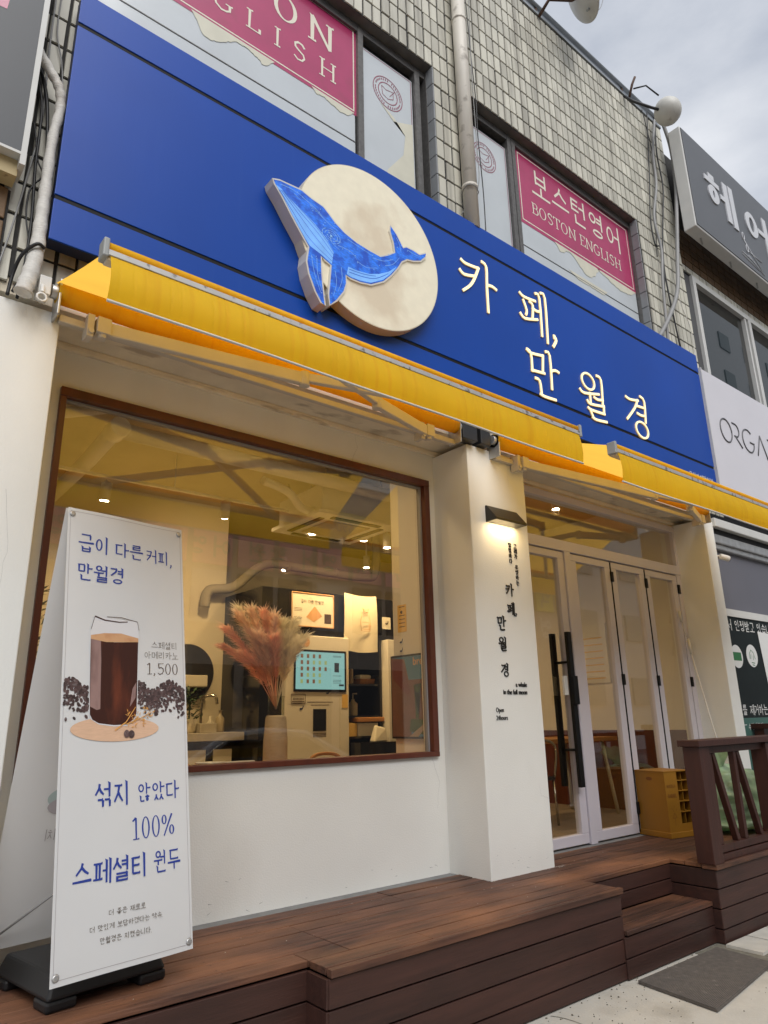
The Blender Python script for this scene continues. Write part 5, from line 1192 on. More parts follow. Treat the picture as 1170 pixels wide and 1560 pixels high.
# ------------------------------------------------------------------ the room behind the glass
struct(MB().box(-.05, 7.9, .14, 4.8, .3, .5), 'interior_floor', 'room_floor')
struct(MB().box(4.38, 7.42, .0, .14, .3, .498), 'door_sill', 'strip_grey')
struct(MB().box(-.05, 7.9, .1, 4.8, 3.95, 4.1), 'ceiling', 'ceiling')
struct(MB().box(-.05, 3.6, 3.36, 3.5, .5, 3.95), 'wall_mirror_side', 'room_wall')
struct(MB().box(3.6, 7.9, 4.6, 4.75, .5, 3.95), 'wall_back', 'room_wall')
struct(MB().box(-.05, .05, .14, 3.36, .5, 3.95), 'wall_left', 'room_wall')
struct(MB().box(7.5, 7.6, .14, 4.6, .5, 3.95), 'wall_right', 'room_cream')
struct(MB().box(3.70, 4.40, .14, .52, .5, 3.95), 'interior_column', 'room_cream')

struct(MB().box(7.47, 7.5, .16, 4.59, .5, 1.36), 'wainscot_right', 'wood_frame')
struct(MB().box(6.02, 7.47, 4.57, 4.6, 1.0, 1.36), 'wainscot_back', 'wood_frame')
un = thing('black_cabinet_wall', 'glossy black cabinet wall behind the coffee kiosk', 'cabinet', (4.6, 3, .5))
mb = MB(); mb.box(3.6, 4.70, 2.52, 3.8, .5, 2.9); mb.box(4.70, 5.18, 2.95, 3.8, .5, 2.9); mb.box(5.18, 6.0, 2.52, 3.8, 2.42, 2.9); mb.box(4.70, 5.18, 2.52, 2.95, 2.5, 2.9)
mb.build('carcass', 'unit_black', un)
for z in (1.25, 1.56, 1.9): MB().box(4.70, 5.18, 2.55, 2.95, z, z + .02).build('shelf', 'unit_black', un)
MB().box(4.70, 6.0, 2.3, 2.52, .5, 1.3).build('low_counter', 'unit_black', un); MB().box(5.16, 5.19, 2.53, 2.95, .5, 2.5).build('side_panel', 'unit_black', un)

kk = thing('coffee_kiosk', 'white unmanned coffee kiosk with a mint touch screen', 'kiosk', (4.25, 2.6, .5))
MB().box(3.86, 4.665, 2.45, 2.95, .5, 2.41).build('cabinet', 'kiosk_white', kk, bevel=.01)
MB().box(3.955, 4.62, 2.44, 2.455, 1.825, 2.258).build('screen_bezel', 'black', kk)
scr = MB().box(3.975, 4.595, 2.436, 2.445, 1.85, 2.235).build('screen', 'screen', kk)
rd = random.Random(4)
mb = MB(); mw = MB()
for r_ in range(5):
    for c_ in range(5 if r_ in (1, 2) else 4):
        x = 4.03 + c_ * .075; z = 2.17 - r_ * .065
        (mb if rd.random() < .6 else mw).poly([(x, 2.4345, z), (x + .03, 2.4345, z), (x + .03, 2.4345, z + .04), (x, 2.4345, z + .04)])
mb.build('menu_item', 'ui_brown', scr); mw.build('menu_item', 'ui_green', scr)
mb = MB(); mb.poly([(4.46, 2.4345, 2.03), (4.52, 2.4345, 2.03), (4.52, 2.4345, 2.13), (4.46, 2.4345, 2.13)]); mb.poly([(4.52, 2.4345, 1.885), (4.585, 2.4345, 1.885), (4.585, 2.4345, 1.905), (4.52, 2.4345, 1.905)])
for z in (1.945, 1.93, 1.915, 1.99, 2.19, 2.2): mb.poly([(4.44, 2.4345, z), (4.55, 2.4345, z), (4.55, 2.4345, z + .004), (4.44, 2.4345, z + .004)])
mb.build('menu_banner', 'ui_dark', scr)
MB().box(4.2, 4.36, 2.442, 2.452, 1.43, 1.65).build('outlet', 'black', kk)
mb = MB()
for z, a, b in ((1.685, 4.17, 4.4), (1.715, 4.13, 4.44), (1.40, 4.2, 4.36), (1.385, 4.2, 4.36), (1.37, 4.2, 4.36), (1.81, 4.42, 4.62), (1.755, 3.95, 4.07), (1.74, 3.95, 4.07), (1.70, 3.96, 4.06)):
    x = a
    while x < b: mb.box(x, x + .011, 2.4485, 2.4495, z, z + .01); x += .017
mb.box(3.94, 4.09, 2.4485, 2.4495, 1.722, 1.73); mb.tube([(3.93, 2.448, 1.71), (4.1, 2.448, 1.71), (4.1, 2.448, 1.80), (3.93, 2.448, 1.80)], .004, 5, closed=True)
mb.build('kiosk_print', 'paper_ink', kk)
def whale_mark(mbx, c, u, v, n, s):
    P = [(0, .3), (.2, .45), (.5, .4), (.8, .55), (.85, .8), (.7, .85), (.9, .95), (1.05, .85), (.95, .5), (.7, .15), (.35, .05), (.1, .1)]
    mbx.poly([Vector(c) + Vector(u) * (a * s) + Vector(v) * (b * s) + Vector(n) * .002 for a, b in P])
mb = MB(); whale_mark(mb, (4.36, 2.449, 1.80), UX, UZ, NF, .05); whale_mark(mb, (4.03, 2.449, 1.64), UX, UZ, NF, .05); mb.build('whale_mark', 'navy', kk)
MB().lathe([(.05, 0), (.05, .002)], (4.1, 2.4495, 2.335), 18, NF).build('moon_mark', 'paper_tan', kk); MB().box(4.57, 4.645, 2.446, 2.4495, 1.66, 1.80).build('notice', 'paper_yellow', kk)

def poster(label, x0, x1, y, z0, z1, m='paper', name='wall_poster'):
    t = thing(name, label, 'poster', ((x0 + x1) / 2, y, z0)); MB().box(x0, x1, y - .012, y, z0, z1).build('sheet', m, t); return t
p = poster('framed coffee poster above the kiosk screen', 3.95, 4.49, 2.51, 2.51, 2.87)
mb = MB(); pl_, wd_ = text_polys('급이 다른 만월경', .12, .1, True, .02); lay(mb, pl_, (4.06, 2.498, 2.76), UX, UZ, .3 / wd_, NF, .001)
mb.box(4.37, 4.46, 2.4965, 2.4985, 2.555, 2.66)
for z in (2.70, 2.685, 2.67, 2.6, 2.585): mb.box(3.98, 4.08, 2.4972, 2.4985, z, z + .004)
mb.build('print', 'paper_ink', p); MB().poly([(4.13, 2.4965, 2.61), (4.23, 2.4965, 2.56), (4.34, 2.4965, 2.63), (4.24, 2.4965, 2.735)]).build('print_pyramid', 'paper_tan', p)
mb = MB(); mb.tube([(3.95, 2.495, 2.51), (4.49, 2.495, 2.51), (4.49, 2.495, 2.87), (3.95, 2.495, 2.87)], .008, 6, closed=True); mb.build('frame', 'paper_tan', p)
cl = thing('cloth_hanging', 'cream cloth hanging with a faint cat drawing right of the kiosk poster', 'cloth', (4.86, 2.48, 2.28))
mb = MB(); V = []; n = 16; mz = 14
for i in range(n + 1):
    for j in range(mz + 1):
        t = i / n; s_ = j / mz; V.append((4.62 + .46 * t + .02 * s_ * (t - .5), 2.47 - .015 * math.sin(t * 9) * s_ - .01 * math.sin(s_ * 4), 2.92 - .64 * s_ - .02 * math.sin(t * 3)))
mb.add(V, [[i * (mz + 1) + j, (i + 1) * (mz + 1) + j, (i + 1) * (mz + 1) + j + 1, i * (mz + 1) + j + 1] for i in range(n) for j in range(mz)], True); mb.build('cloth', 'cloth', cl, fix=False)
mb = MB()
for pts in ([(4.86, 2.76), (4.88, 2.72), (4.93, 2.71), (4.95, 2.76), (4.92, 2.74), (4.88, 2.74), (4.86, 2.76)], [(4.85, 2.7), (4.83, 2.6), (4.84, 2.5), (4.96, 2.5), (4.97, 2.6), (4.95, 2.7)], [(4.86, 2.6), (4.95, 2.6), (4.95, 2.52), (4.86, 2.52)]): mb.tube([(x, 2.445, z) for x, z in pts], .003, 5)
mb.build('drawing', 'paper_tan', cl)
# shelf contents
def jar(label, c, prof, m, name='jar', cat='jar', grp=None): return tag(MB().lathe(prof, c, 14).build(name, m, loc=c), label, cat, grp)
for k, x in enumerate((4.76, 4.82, 4.88)):
    c = (x, 2.7, 1.92); tag(MB().lathe([(.022, 0), (.024, .01), (.024, .17), (.02, .175)], c, 12).build('paper_cup_stack', 'paper_tan' if k == 1 else 'bottle', loc=c), ['leftmost cup stack on the top shelf', 'middle tan cup stack on the top shelf', 'rightmost cup stack on the top shelf'][k], 'cups', 'cup stacks on the shelf')
bq = thing('basket', 'wicker basket with folded tissue on the top shelf', 'basket', (5.05, 2.7, 1.92)); MB().hexa([(4.95, 2.62, 1.92), (5.14, 2.62, 1.92), (5.14, 2.8, 1.92), (4.95, 2.8, 1.92)], [(4.94, 2.6, 1.98), (5.15, 2.6, 1.98), (5.15, 2.82, 1.98), (4.94, 2.82, 1.98)]).build('basket_body', 'wood_light', bq); MB().box(4.97, 5.12, 2.63, 2.78, 1.98, 2.03).build('tissue', 'paper', bq, bevel=.02)
pb = thing('pump_bottle', 'dark pump bottle on the middle shelf', 'bottle', (4.9, 2.7, 1.58)); MB().lathe([(.05, 0), (.055, .01), (.055, .13), (.02, .16), (.02, .18)], (4.9, 2.7, 1.58), 14).build('bottle', 'bottle', pb); MB().tube([(4.9, 2.7, 1.76), (4.9, 2.7, 1.82), (4.93, 2.66, 1.82)], .008, 6).build('pump', 'fixture_white', pb)
wt = thing('wicker_tray', 'flat wicker tray on the middle shelf edge', 'tray', (5.0, 2.62, 1.56)); MB().box(4.82, 5.2, 2.5, 2.7, 1.51, 1.56).build('tray', 'wood_light', wt, bevel=.01)
nx = thing('napkin_box', 'cream and yellow box on the low shelf beside the kiosk', 'box', (4.95, 2.6, 1.27)); MB().box(4.86, 5.14, 2.55, 2.75, 1.36, 1.5).build('white_box', 'kiosk_white', nx, bevel=.004); MB().box(4.71, 4.855, 2.56, 2.75, 1.36, 1.5).build('yellow_box', 'paper_yellow', nx, bevel=.004); MB().box(4.7, 5.15, 2.54, 2.76, 1.34, 1.36).build('tray', 'unit_black', nx)
tn = thing('tissue_bag', 'crumpled white paper bag on the low counter', 'bag', (5.0, 2.4, 1.3)); MB().hexa([(4.93, 2.35, 1.3), (5.13, 2.36, 1.3), (5.12, 2.46, 1.3), (4.94, 2.46, 1.3)], [(4.98, 2.38, 1.47), (5.1, 2.36, 1.44), (5.09, 2.42, 1.45), (4.99, 2.43, 1.48)]).build('bag_body', 'paper', tn, bevel=.015)
fd = thing('white_fridge_door', 'white framed glass fridge right of the shelves', 'fridge', (5.6, 2.6, .5))
mb = MB(); mb.box(5.2, 5.33, 2.42, 2.95, .5, 2.42); mb.box(5.33, 6.0, 2.42, 2.95, 2.3, 2.42); mb.box(5.88, 6.0, 2.42, 2.95, .5, 2.3); mb.box(5.33, 5.88, 2.9, 2.95, .5, 2.3); mb.build('frame', 'kiosk_white', fd, bevel=.006); MB().box(5.33, 5.88, 2.44, 2.446, .5, 2.3).build('pane', 'pane_clear', fd); MB().box(5.34, 5.87, 2.6, 2.9, .5, .52).build('base_shelf', 'unit_black', fd)
for k, z in enumerate((1.0, 1.4, 1.7, 2.0)): MB().box(5.34, 5.87, 2.5, 2.88, z, z + .012).build('shelf', 'alu', fd)
sgn = thing('small_sign', 'small white square sign beside the cloth hanging', 'sign', (5.25, 2.5, 2.55)); MB().box(5.2, 5.32, 2.505, 2.515, 2.55, 2.69).build('plate', 'paper', sgn); mb = MB(); whale_mark(mb, (5.235, 2.504, 2.6), UX, UZ, NF, .05); mb.build('mark', 'paper_ink', sgn)
# things on the interior column (its left face is x = 3.70)
NXm = Vector((-1, 0, 0)); UYm = Vector((0, -1, 0))
fp = thing('framed_picture', 'black framed building photo on the inner column by the window', 'picture', (3.69, .3, 1.39))
MB().box(3.672, 3.698, .06, .53, 1.385, 2.015).build('frame', 'black', fp)
def xpoly(pts, m, par, name, x=3.671): return MB().poly([(x, y, z) for y, z in pts]).build(name, m, par)
xpoly([(.52, 1.4), (.07, 1.4), (.07, 2.0), (.52, 2.0)], 'photo_sky', fp, 'photo_sky'); xpoly([(.36, 1.5), (.07, 1.5), (.07, 1.82), (.33, 1.82), (.34, 1.78)], 'photo_build', fp, 'photo_building', 3.6705)
xpoly([(.52, 1.4), (.3, 1.4), (.28, 1.7), (.36, 1.98), (.52, 2.0)], 'photo_build', fp, 'painted_reflection', 3.6702); xpoly([(.5, 1.98), (.38, 1.98), (.29, 1.72), (.33, 1.7), (.5, 1.83)], 'photo_red', fp, 'painted_reflection_red', 3.670)  # left half of the picture: glass reflections painted as flat shapes
xpoly([(.32, 1.44), (.07, 1.4), (.07, 1.52), (.3, 1.53)], 'photo_green', fp, 'photo_lawn', 3.6698); xpoly([(.32, 1.40), (.22, 1.40), (.1, 1.5), (.14, 1.5)], 'photo_path', fp, 'photo_path', 3.6694); xpoly([(.24, 1.53), (.21, 1.53), (.22, 1.7), (.26, 1.78), (.21, 1.76), (.17, 1.79), (.2, 1.72), (.25, 1.72)], 'photo_green', fp, 'photo_palm', 3.669)
mb = font_mesh(MB(), 'bree', (3.67, .26, 1.93), UYm, UZ, .085, NXm, .0008, bold=.01); mb.build('photo_lettering', 'paper_tan', fp)
yn = thing('yellow_notice', 'small yellow notice taped on the inner column', 'notice', (3.698, .42, 2.2)); xpoly([(.46, 2.2), (.35, 2.2), (.35, 2.42), (.46, 2.42)], 'paper_yellow', yn, 'sheet', 3.697)
mb = MB(); mb.poly([(3.6962, .41 + .015 * math.cos(t), 2.36 + .015 * math.sin(t)) for t in (0, 1, 2, 3, 4, 5)])
for z in (2.4, 2.33, 2.3, 2.27, 2.24): mb.poly([(3.6962, .44, z), (3.6962, .37, z), (3.6962, .37, z + .006), (3.6962, .44, z + .006)])
mb.build('print', 'paper_ink', yn)
for k, z in enumerate((2.13, 2.06)):
    ws = thing('whale_sticker', ['upper round whale sticker on the inner column', 'lower round whale sticker on the inner column'][k], 'sticker', (3.698, .42, z), 'whale stickers on the column'); MB().poly([(3.697, .42 + .03 * math.cos(t * .4), z + .03 * math.sin(t * .4)) for t in range(16)]).build('disc', 'paper', ws); mb = MB(); whale_mark(mb, (3.6965, .44, z - .02), UYm, UZ, NXm, .04); mb.build('mark', 'navy', ws)
# mirror side: round mirror, counter, tap, soap, plant
mr = thing('round_mirror', 'dark round mirror on the warm lit wall behind the banner', 'mirror', (3.19, 3.35, 1.75)); MB().lathe([(.3, 0), (.305, .006), (.3, .014)], (3.19, 3.357, 2.05), 48, NF).build('glass', 'mirror', mr)
tdp = thing('towel_dispenser', 'cream paper towel box below the round mirror', 'box', (3.2, 3.3, 1.9)); MB().box(3.0, 3.36, 3.2, 3.335, 1.90, 2.02).build('box', 'paper', tdp, bevel=.01)
ct = thing('sink_counter', 'stone topped counter with dark doors behind the banner', 'counter', (3.2, 3.1, .5)); MB().box(2.2, 3.59, 2.78, 3.355, 1.36, 1.44).build('top', 'stone_top', ct, bevel=.006); MB().box(2.22, 3.57, 2.84, 3.35, .5, 1.36).build('cabinet', 'unit_black', ct)
for x in (3.0, 3.28): MB().box(x, x + .2, 2.83, 2.838, 1.12, 1.28).build('label', 'paper', ct)
tp = thing('tap', 'brass toned bent tap over the sink counter', 'tap', (3.2, 3.15, 1.44)); MB().tube(spline([(3.3, 3.2, 1.44), (3.3, 3.2, 1.72), (3.33, 3.17, 1.8), (3.41, 3.12, 1.8), (3.43, 3.1, 1.72)], 5), .016, 10).build('spout', 'chrome', tp)
jar('white soap bottle beside the tap', (3.42, 3.0, 1.44), [(.04, 0), (.045, .01), (.045, .14), (.015, .17), (.015, .21), (.03, .215)], 'bottle', 'soap_bottle', 'bottle'); jar('short dispenser bottle left of the tap', (3.36, 3.1, 1.44), [(.035, 0), (.04, .01), (.04, .1), (.014, .12), (.014, .16)], 'paper', 'soap_bottle', 'bottle')
tb_ = thing('tissue_box', 'grey beige tissue box on the sink counter', 'box', (3.2, 2.9, 1.44)); MB().box(3.12, 3.3, 2.82, 2.95, 1.44, 1.53).build('box', 'stone_top', tb_, bevel=.006)
def leafy(label, c, h, r, n, pot, seed, nm='potted_plant'):
    t = thing(nm, label, 'plant', c); rd = random.Random(seed); c = Vector(c); z0 = 0
    if pot: MB().lathe([(.06, 0), (.075, .02), (.08, .13), (.07, .135)], c, 18).build('pot', 'paper', t); z0 = .12
    mb = MB()
    for k in range(n):
        a = rd.uniform(0, 6.3); q = rd.random() ** .6 * r; p = c + Vector((q * math.cos(a), q * math.sin(a), z0 + rd.random() * h)); d = Vector((math.cos(a + rd.uniform(-1, 1)), math.sin(a + rd.uniform(-1, 1)), rd.uniform(-.3, .9))).normalized(); s_ = d.cross(Vector((0, 0, 1))).normalized() * .016; L_ = rd.uniform(.05, .1)
        mb.add([p, p + d * L_ * .5 + s_, p + d * L_, p + d * L_ * .5 - s_], [[0, 1, 2, 3]])
    tag(mb.build('foliage', 'leaf', t, fix=False), kind='stuff'); MB().tube([c + Vector((0, 0, z0)), c + Vector((0, 0, z0 + h * .7))], .008, 6).build('stem', 'leaf', t); return t
leafy('small potted plant on the sink counter', (3.06, 2.95, 1.44), .3, .11, 150, True, 2); leafy('leafy plant in the far left corner of the window', (.95, .75, 1.22), 1.0, .2, 420, True, 6)
# vase with pampas grass
vz = thing('pampas_vase', 'tall twine wrapped vase of pink and cream pampas grass in the window', 'vase', (2.84, .9, 1.22))
MB().lathe([(.085, 0), (.092, .02), (.09, .2), (.078, .36), (.07, .375)], (2.84, .9, 1.20), 20).build('vase_body', 'vase', vz); MB().lathe([(.062, 0), (.06, .12), (.066, .14)], (2.84, .9, 1.575), 20).build('vase_neck', 'water_glass', vz)
rd = random.Random(21)
def plume(base, tip, m, n=700, w=.078):
    base = Vector(base); tip = Vector(tip); mid = (base + tip) / 2 + Vector((0, 0, .07)) + (base - tip).cross(Vector((0, 0, 1))) * .02; mb = MB()
    P = spline([base, mid, tip + Vector((0, 0, 0))], 10); mb.tube(P, .003, 5)
    for k in range(n):
        t = .30 + .70 * rd.random() ** .8; f_ = t * (len(P) - 1); i = min(int(f_), len(P) - 2); p = P[i].lerp(P[i + 1], f_ - i); d = (P[i + 1] - P[i]).normalized()
        a = rd.uniform(0, 6.283); side_ = Vector((math.cos(a), math.sin(a), rd.uniform(-.2, .2))); env = math.sin(math.pi * min(1, (t - .26) / .74 * .64 + .12)) ** .7
        L_ = w * env * rd.uniform(.5, 1.25); e = p + side_ * L_ + d * L_ * rd.uniform(.6, 1.5) + Vector((0, 0, -L_ * .25)); mm = p.lerp(e, .5) + d * L_ * .15; s_ = d.cross(side_).normalized() * rd.uniform(.001, .0022)
        mb.add([p - s_, p + s_, mm + s_ * 1.6, mm - s_ * 1.6, e], [[0, 1, 2, 3], [3, 2, 4]])
    o = mb.build('plume', m, vz, fix=False)
B0 = (2.84, .9, 1.62)
for tip, m in (((2.42, .9, 2.2), 'pampas_pink'), ((2.47, .82, 2.3), 'pampas_blush'), ((2.53, .95, 2.36), 'pampas_cream'), ((2.58, .85, 2.34), 'pampas_blush'), ((2.64, .95, 2.36), 'pampas_cream'), ((2.7, .88, 2.34), 'pampas_pink'), ((2.76, .82, 2.3), 'pampas_blush'), ((2.82, .95, 2.3), 'pampas_pink'), ((2.88, .9, 2.28), 'pampas_cream'), ((2.94, .84, 2.27), 'pampas_cream'), ((3.0, .95, 2.24), 'pampas_cream'), ((3.03, .85, 2.16), 'pampas_cream'), ((2.46, 1.0, 2.08), 'pampas_pink'), ((2.74, .78, 2.14), 'pampas_pink'), ((2.94, .8, 2.1), 'pampas_cream'), ((2.54, .85, 2.02), 'pampas_pink'), ((2.62, .8, 2.16), 'pampas_blush'), ((2.7, .95, 2.05), 'pampas_pink')): plume(B0, tip, m)
wc = thing('window_counter', 'light wooden counter board inside the shop window', 'counter', (2.2, .5, .5)); MB().box(.2, 3.69, .16, 1.1, 1.17, 1.21).build('board', 'wood_light', wc)
for x in (.3, 2.0, 3.55): MB().box(x, x + .05, .6, .65, .5, 1.17).build('leg', 'unit_black', wc)
sp = thing('white_pan', 'small white handled pan on the window counter', 'pan', (2.05, .3, 1.21)); MB().lathe([(.07, 0), (.085, .01), (.09, .085), (.094, .09), (.084, .088), (.078, .02)], (2.02, .28, 1.21), 22).build('bowl', 'kiosk_white', sp); MB().box(2.1, 2.32, .265, .295, 1.285, 1.297).build('handle', 'kiosk_white', sp, bevel=.004)
# seats just inside the window
def stool_back(x, label):
    t = thing('wooden_chair', label, 'chair', (x, 1.45, .5)); P = [(x - .2, 1.5, .95), (x - .18, 1.55, 1.16), (x - .1, 1.57, 1.24), (x + .1, 1.57, 1.24), (x + .18, 1.55, 1.16), (x + .2, 1.5, .95)]
    MB().tube(spline(P, 5), .016, 8).build('back_frame', 'wood_light', t); MB().box(x - .21, x + .21, 1.2, 1.56, .94, .98).build('seat', 'wood_light', t, bevel=.01)
    for a, b in ((-.18, 1.24), (.18, 1.24), (-.18, 1.52), (.18, 1.52)): MB().tube([(x + a, b, .5), (x + a * .9, b, .95)], .014, 8).build('leg', 'wood_light', t)
stool_back(3.75, 'wooden chair back just right of the vase'); stool_back(2.3, 'wooden chair back behind the banner, left of the vase')
# dining set seen through the doors
tbv = thing('bar_table', 'dark topped table with splayed legs seen through the doors', 'table', (6.7, 1.2, .5)); MB().box(5.8, 7.2, .85, 1.55, 1.26, 1.3).build('table_top', 'wood_light', tbv)
for x, s_ in ((5.95, -1), (7.05, 1)):
    for y, q in ((.95, -1), (1.45, 1)): MB().tube([(x, y, 1.26), (x + s_ * .1, y + q * .05, .5)], .02, 8).build('leg', 'bottle', tbv)
ch = thing('metal_chair', 'dark chair with thin metal legs seen through the first door', 'chair', (5.9, 1.1, .5)); MB().box(5.6, 6.0, .8, 1.2, .92, .96).build('seat', 'unit_black', ch, bevel=.01)
MB().tube(spline([(5.62, .8, .95), (5.62, .76, 1.22), (5.8, .75, 1.3), (5.98, .76, 1.22), (5.98, .8, .95)], 5), .014, 8).build('back_frame', 'chrome', ch)
for x, y in ((5.62, .82), (5.98, .82), (5.62, 1.18), (5.98, 1.18)): MB().tube([(x, y, .93), (x + (x - 5.8) * .15, y, .5)], .012, 8).build('leg', 'chrome', ch)
sv = thing('hanging_scroll', 'cream paper scroll hanging on the far wall seen through the second door', 'scroll', (7.49, 1.2, 1.75)); MB().box(7.485, 7.497, 1.04, 1.46, 1.9, 2.6).build('sheet', 'paper', sv)
mb = MB()
for k in range(7): mb.poly([(7.4835, 1.42 - .02 * (k % 3), 1.95 + k * .08), (7.4835, 1.1, 1.95 + k * .08), (7.4835, 1.1, 1.965 + k * .08), (7.4835, 1.42 - .02 * (k % 3), 1.965 + k * .08)])
mb.build('print', 'paper_yellow', sv)
wb_ = thing('wall_board', 'small framed board on the back wall seen beside the pillar', 'picture', (6.9, 4.59, 1.8)); MB().box(6.5, 6.9, 4.57, 4.598, 1.8, 2.6).build('board', 'paper_tan', wb_); MB().box(6.54, 6.86, 4.56, 4.571, 1.84, 2.56).build('sheet', 'paper', wb_)
bnc = thing('wall_bench', 'low brown wainscot bench along the back wall', 'bench', (6.5, 4.4, .5)); MB().box(5.6, 7.5, 4.2, 4.6, .5, 1.0).build('bench', 'wood_frame', bnc)

# ceiling: pipes, air conditioner, track, duct, spotlights, added fill spots
pg = 'painted pipes under the cafe ceiling'
for lab, pts, r_ in (('fat cream ceiling pipe running along behind the window top', [(1.58, 1.22, 3.7), (3.2, 1.25, 3.7), (5.2, 1.3, 3.7)], .065), ('cream ceiling pipe slanting back at the left of the window', [(1.56, 1.22, 3.7), (1.6, 2.0, 3.7), (1.62, 3.3, 3.7)], .065), ('wrapped thinner ceiling pipe above the fat one', [(1.2, 1.05, 3.82), (2.2, 1.02, 3.83), (3.0, 1.05, 3.8), (3.9, 1.1, 3.82)], .045), ('short cream pipe at the upper left corner of the window', [(.6, 1.8, 3.74), (1.2, 1.2, 3.74), (1.7, .6, 3.74)], .045), ('bent cream pipe beside the air conditioner', [(3.0, 1.5, 3.66), (3.3, 1.55, 3.62), (3.5, 1.6, 3.5), (3.75, 1.62, 3.52)], .04)):
    tag(MB().tube(spline(pts, 6) if len(pts) > 3 else pts, r_, 14).build('ceiling_pipe', 'fixture_white', loc=pts[0]), lab, 'pipe', pg)
tag(MB().lathe([(.075, -.09), (.08, -.08), (.08, .08), (.075, .09)], (1.57, 1.22, 3.7), 18, (0, 1, 0)).build('pipe_elbow', 'fixture_white', loc=(1.57, 1.22, 3.7)), 'round elbow joint where the two ceiling pipes meet', 'pipe', pg)
ac = thing('air_conditioner', 'white four way cassette air conditioner on the cafe ceiling', 'air conditioner', (4.1, 1.85, 3.45))
MB().box(3.62, 4.5, 1.45, 2.25, 3.47, 3.75).build('casing', 'fixture_white', ac, bevel=.01); MB().box(3.56, 4.56, 1.4, 2.3, 3.43, 3.47).build('panel', 'fixture_white', ac, bevel=.008)
MB().box(3.8, 4.32, 1.6, 2.1, 3.422, 3.432).build('grille', 'ceiling', ac)
for a in ((3.66, 3.72, 1.55, 2.15), (4.4, 4.46, 1.55, 2.15), (3.76, 4.36, 1.46, 1.52), (3.76, 4.36, 2.18, 2.24)): MB().box(*a, 3.421, 3.43).build('louvre', 'black', ac)
for x, y in ((3.7, 1.5), (4.4, 1.5), (3.7, 2.2), (4.4, 2.2)): MB().tube([(x, y, 3.7), (x, y, 3.95)], .008, 6).build('hanger', 'ceiling', ac)
trk = thing('light_track', 'thin white light track across the cafe ceiling', 'track', (3.2, 2.1, 3.6)); MB().box(.4, 5.3, 2.06, 2.09, 3.6, 3.625).build('track', 'fixture_white', trk)
for x in (1.0, 2.4, 3.9, 5.1): MB().tube([(x, 2.075, 3.62), (x, 2.075, 3.95)], .005, 6).build('hanger', 'fixture_white', trk)
SP = [((2.92, 2.08, 3.45), (.35, .75, -.9), 'tilted track spotlight left of the air conditioner'), ((3.95, 2.12, 3.45), (0, 0, -1), 'straight white track spotlight before the air conditioner'), ((4.57, 2.03, 3.45), (.3, .4, -.9), 'tilted track spotlight right of the air conditioner'), ((5.0, 2.15, 3.45), (0, 0, -1), 'rightmost straight track spotlight'), ((1.82, 2.2, 3.45), (0, .2, -1), 'track spotlight above the banner'), ((4.67, 3.86, 3.45), (0, -.2, -1), 'far downlight behind the ventilation duct')]
for k, (p, d, lab) in enumerate(SP):
    d = Vector(d).normalized(); p = Vector(p); t = thing('track_and_fill_spot', lab, 'spotlight', p, 'ceiling spotlights in the cafe')
    MB().lathe([(.02, -.02), (.045, -.018), (.047, .14), (.03, .145)], p - d * 0.0, 16, -d).build('housing', 'fixture_white', t); MB().lathe([(.038, .0), (.038, .004)], p + d * .021, 16, d).build('lens', 'spot_glow', t)
    MB().tube([p - d * .1, p + Vector((0, 0, .17))], .012, 6).build('stem', 'fixture_white', t)
    l = bpy.data.lights.new('spot_light', 'SPOT'); l.energy = 50; l.spot_size = R(165); l.spot_blend = .9; l.color = (1, .68, .32); l.shadow_soft_size = .05
    lo = bpy.data.objects.new('spot_light', l); put(lo, t); lo.location = d * .03; lo.rotation_euler = d.to_track_quat('-Z', 'Y').to_euler()
for k, (p, lab) in enumerate((((6.2, 2.2, 3.6), 'added unseen fill spot over the table behind the doors'), ((5.9, 3.7, 3.6), 'added unseen fill spot before the back wall behind the doors'), ((6.0, .5, 3.68), 'added unseen fill spot just inside the doors'), ((2.2, .42, 3.7), 'added unseen fill spot just inside the shop window, left'), ((3.1, .42, 3.7), 'added unseen fill spot just inside the shop window, right'))):  # unseen fill lamps added to brighten the room
    p = Vector(p); t = thing('track_and_fill_spot', lab, 'spotlight', p, 'ceiling spotlights in the cafe'); MB().lathe([(.02, -.02), (.045, -.018), (.047, .14), (.03, .145)], p, 16).build('housing', 'fixture_white', t); MB().lathe([(.038, 0), (.038, .004)], p + Vector((0, 0, -.021)), 16, (0, 0, -1)).build('lens', 'spot_glow', t); MB().tube([p + Vector((0, 0, .14)), p + Vector((0, 0, .35))], .012, 6).build('stem', 'fixture_white', t)
    l = bpy.data.lights.new('spot_light', 'SPOT'); l.energy = (11, 13, 8, 44, 7)[k]; l.spot_size = R(170); l.spot_blend = .9; l.color = (1, .68, .32); l.shadow_soft_size = .05
    lo = bpy.data.objects.new('spot_light', l); put(lo, t); lo.location = (0, 0, -.04)
dc = thing('ventilation_duct', 'round grey duct crossing above the black cabinets', 'duct', (4.5, 3.2, 2.75))
MB().tube(spline([(3.3, 3.25, 2.75), (3.33, 3.22, 2.93), (3.62, 3.2, 3.0), (4.0, 3.2, 3.30), (4.5, 3.2, 3.32), (5.45, 3.2, 3.31), (5.66, 3.2, 3.42), (5.67, 3.2, 3.95)], 6), .055, 16).build('duct', 'duct_grey', dc)
for x in (4.3, 5.0): MB().lathe([(.055, 0), (.062, .004), (.062, .03), (.055, .034)], (x, 3.2, 3.315), 16, (1, 0, 0)).build('collar', 'duct_grey', dc)

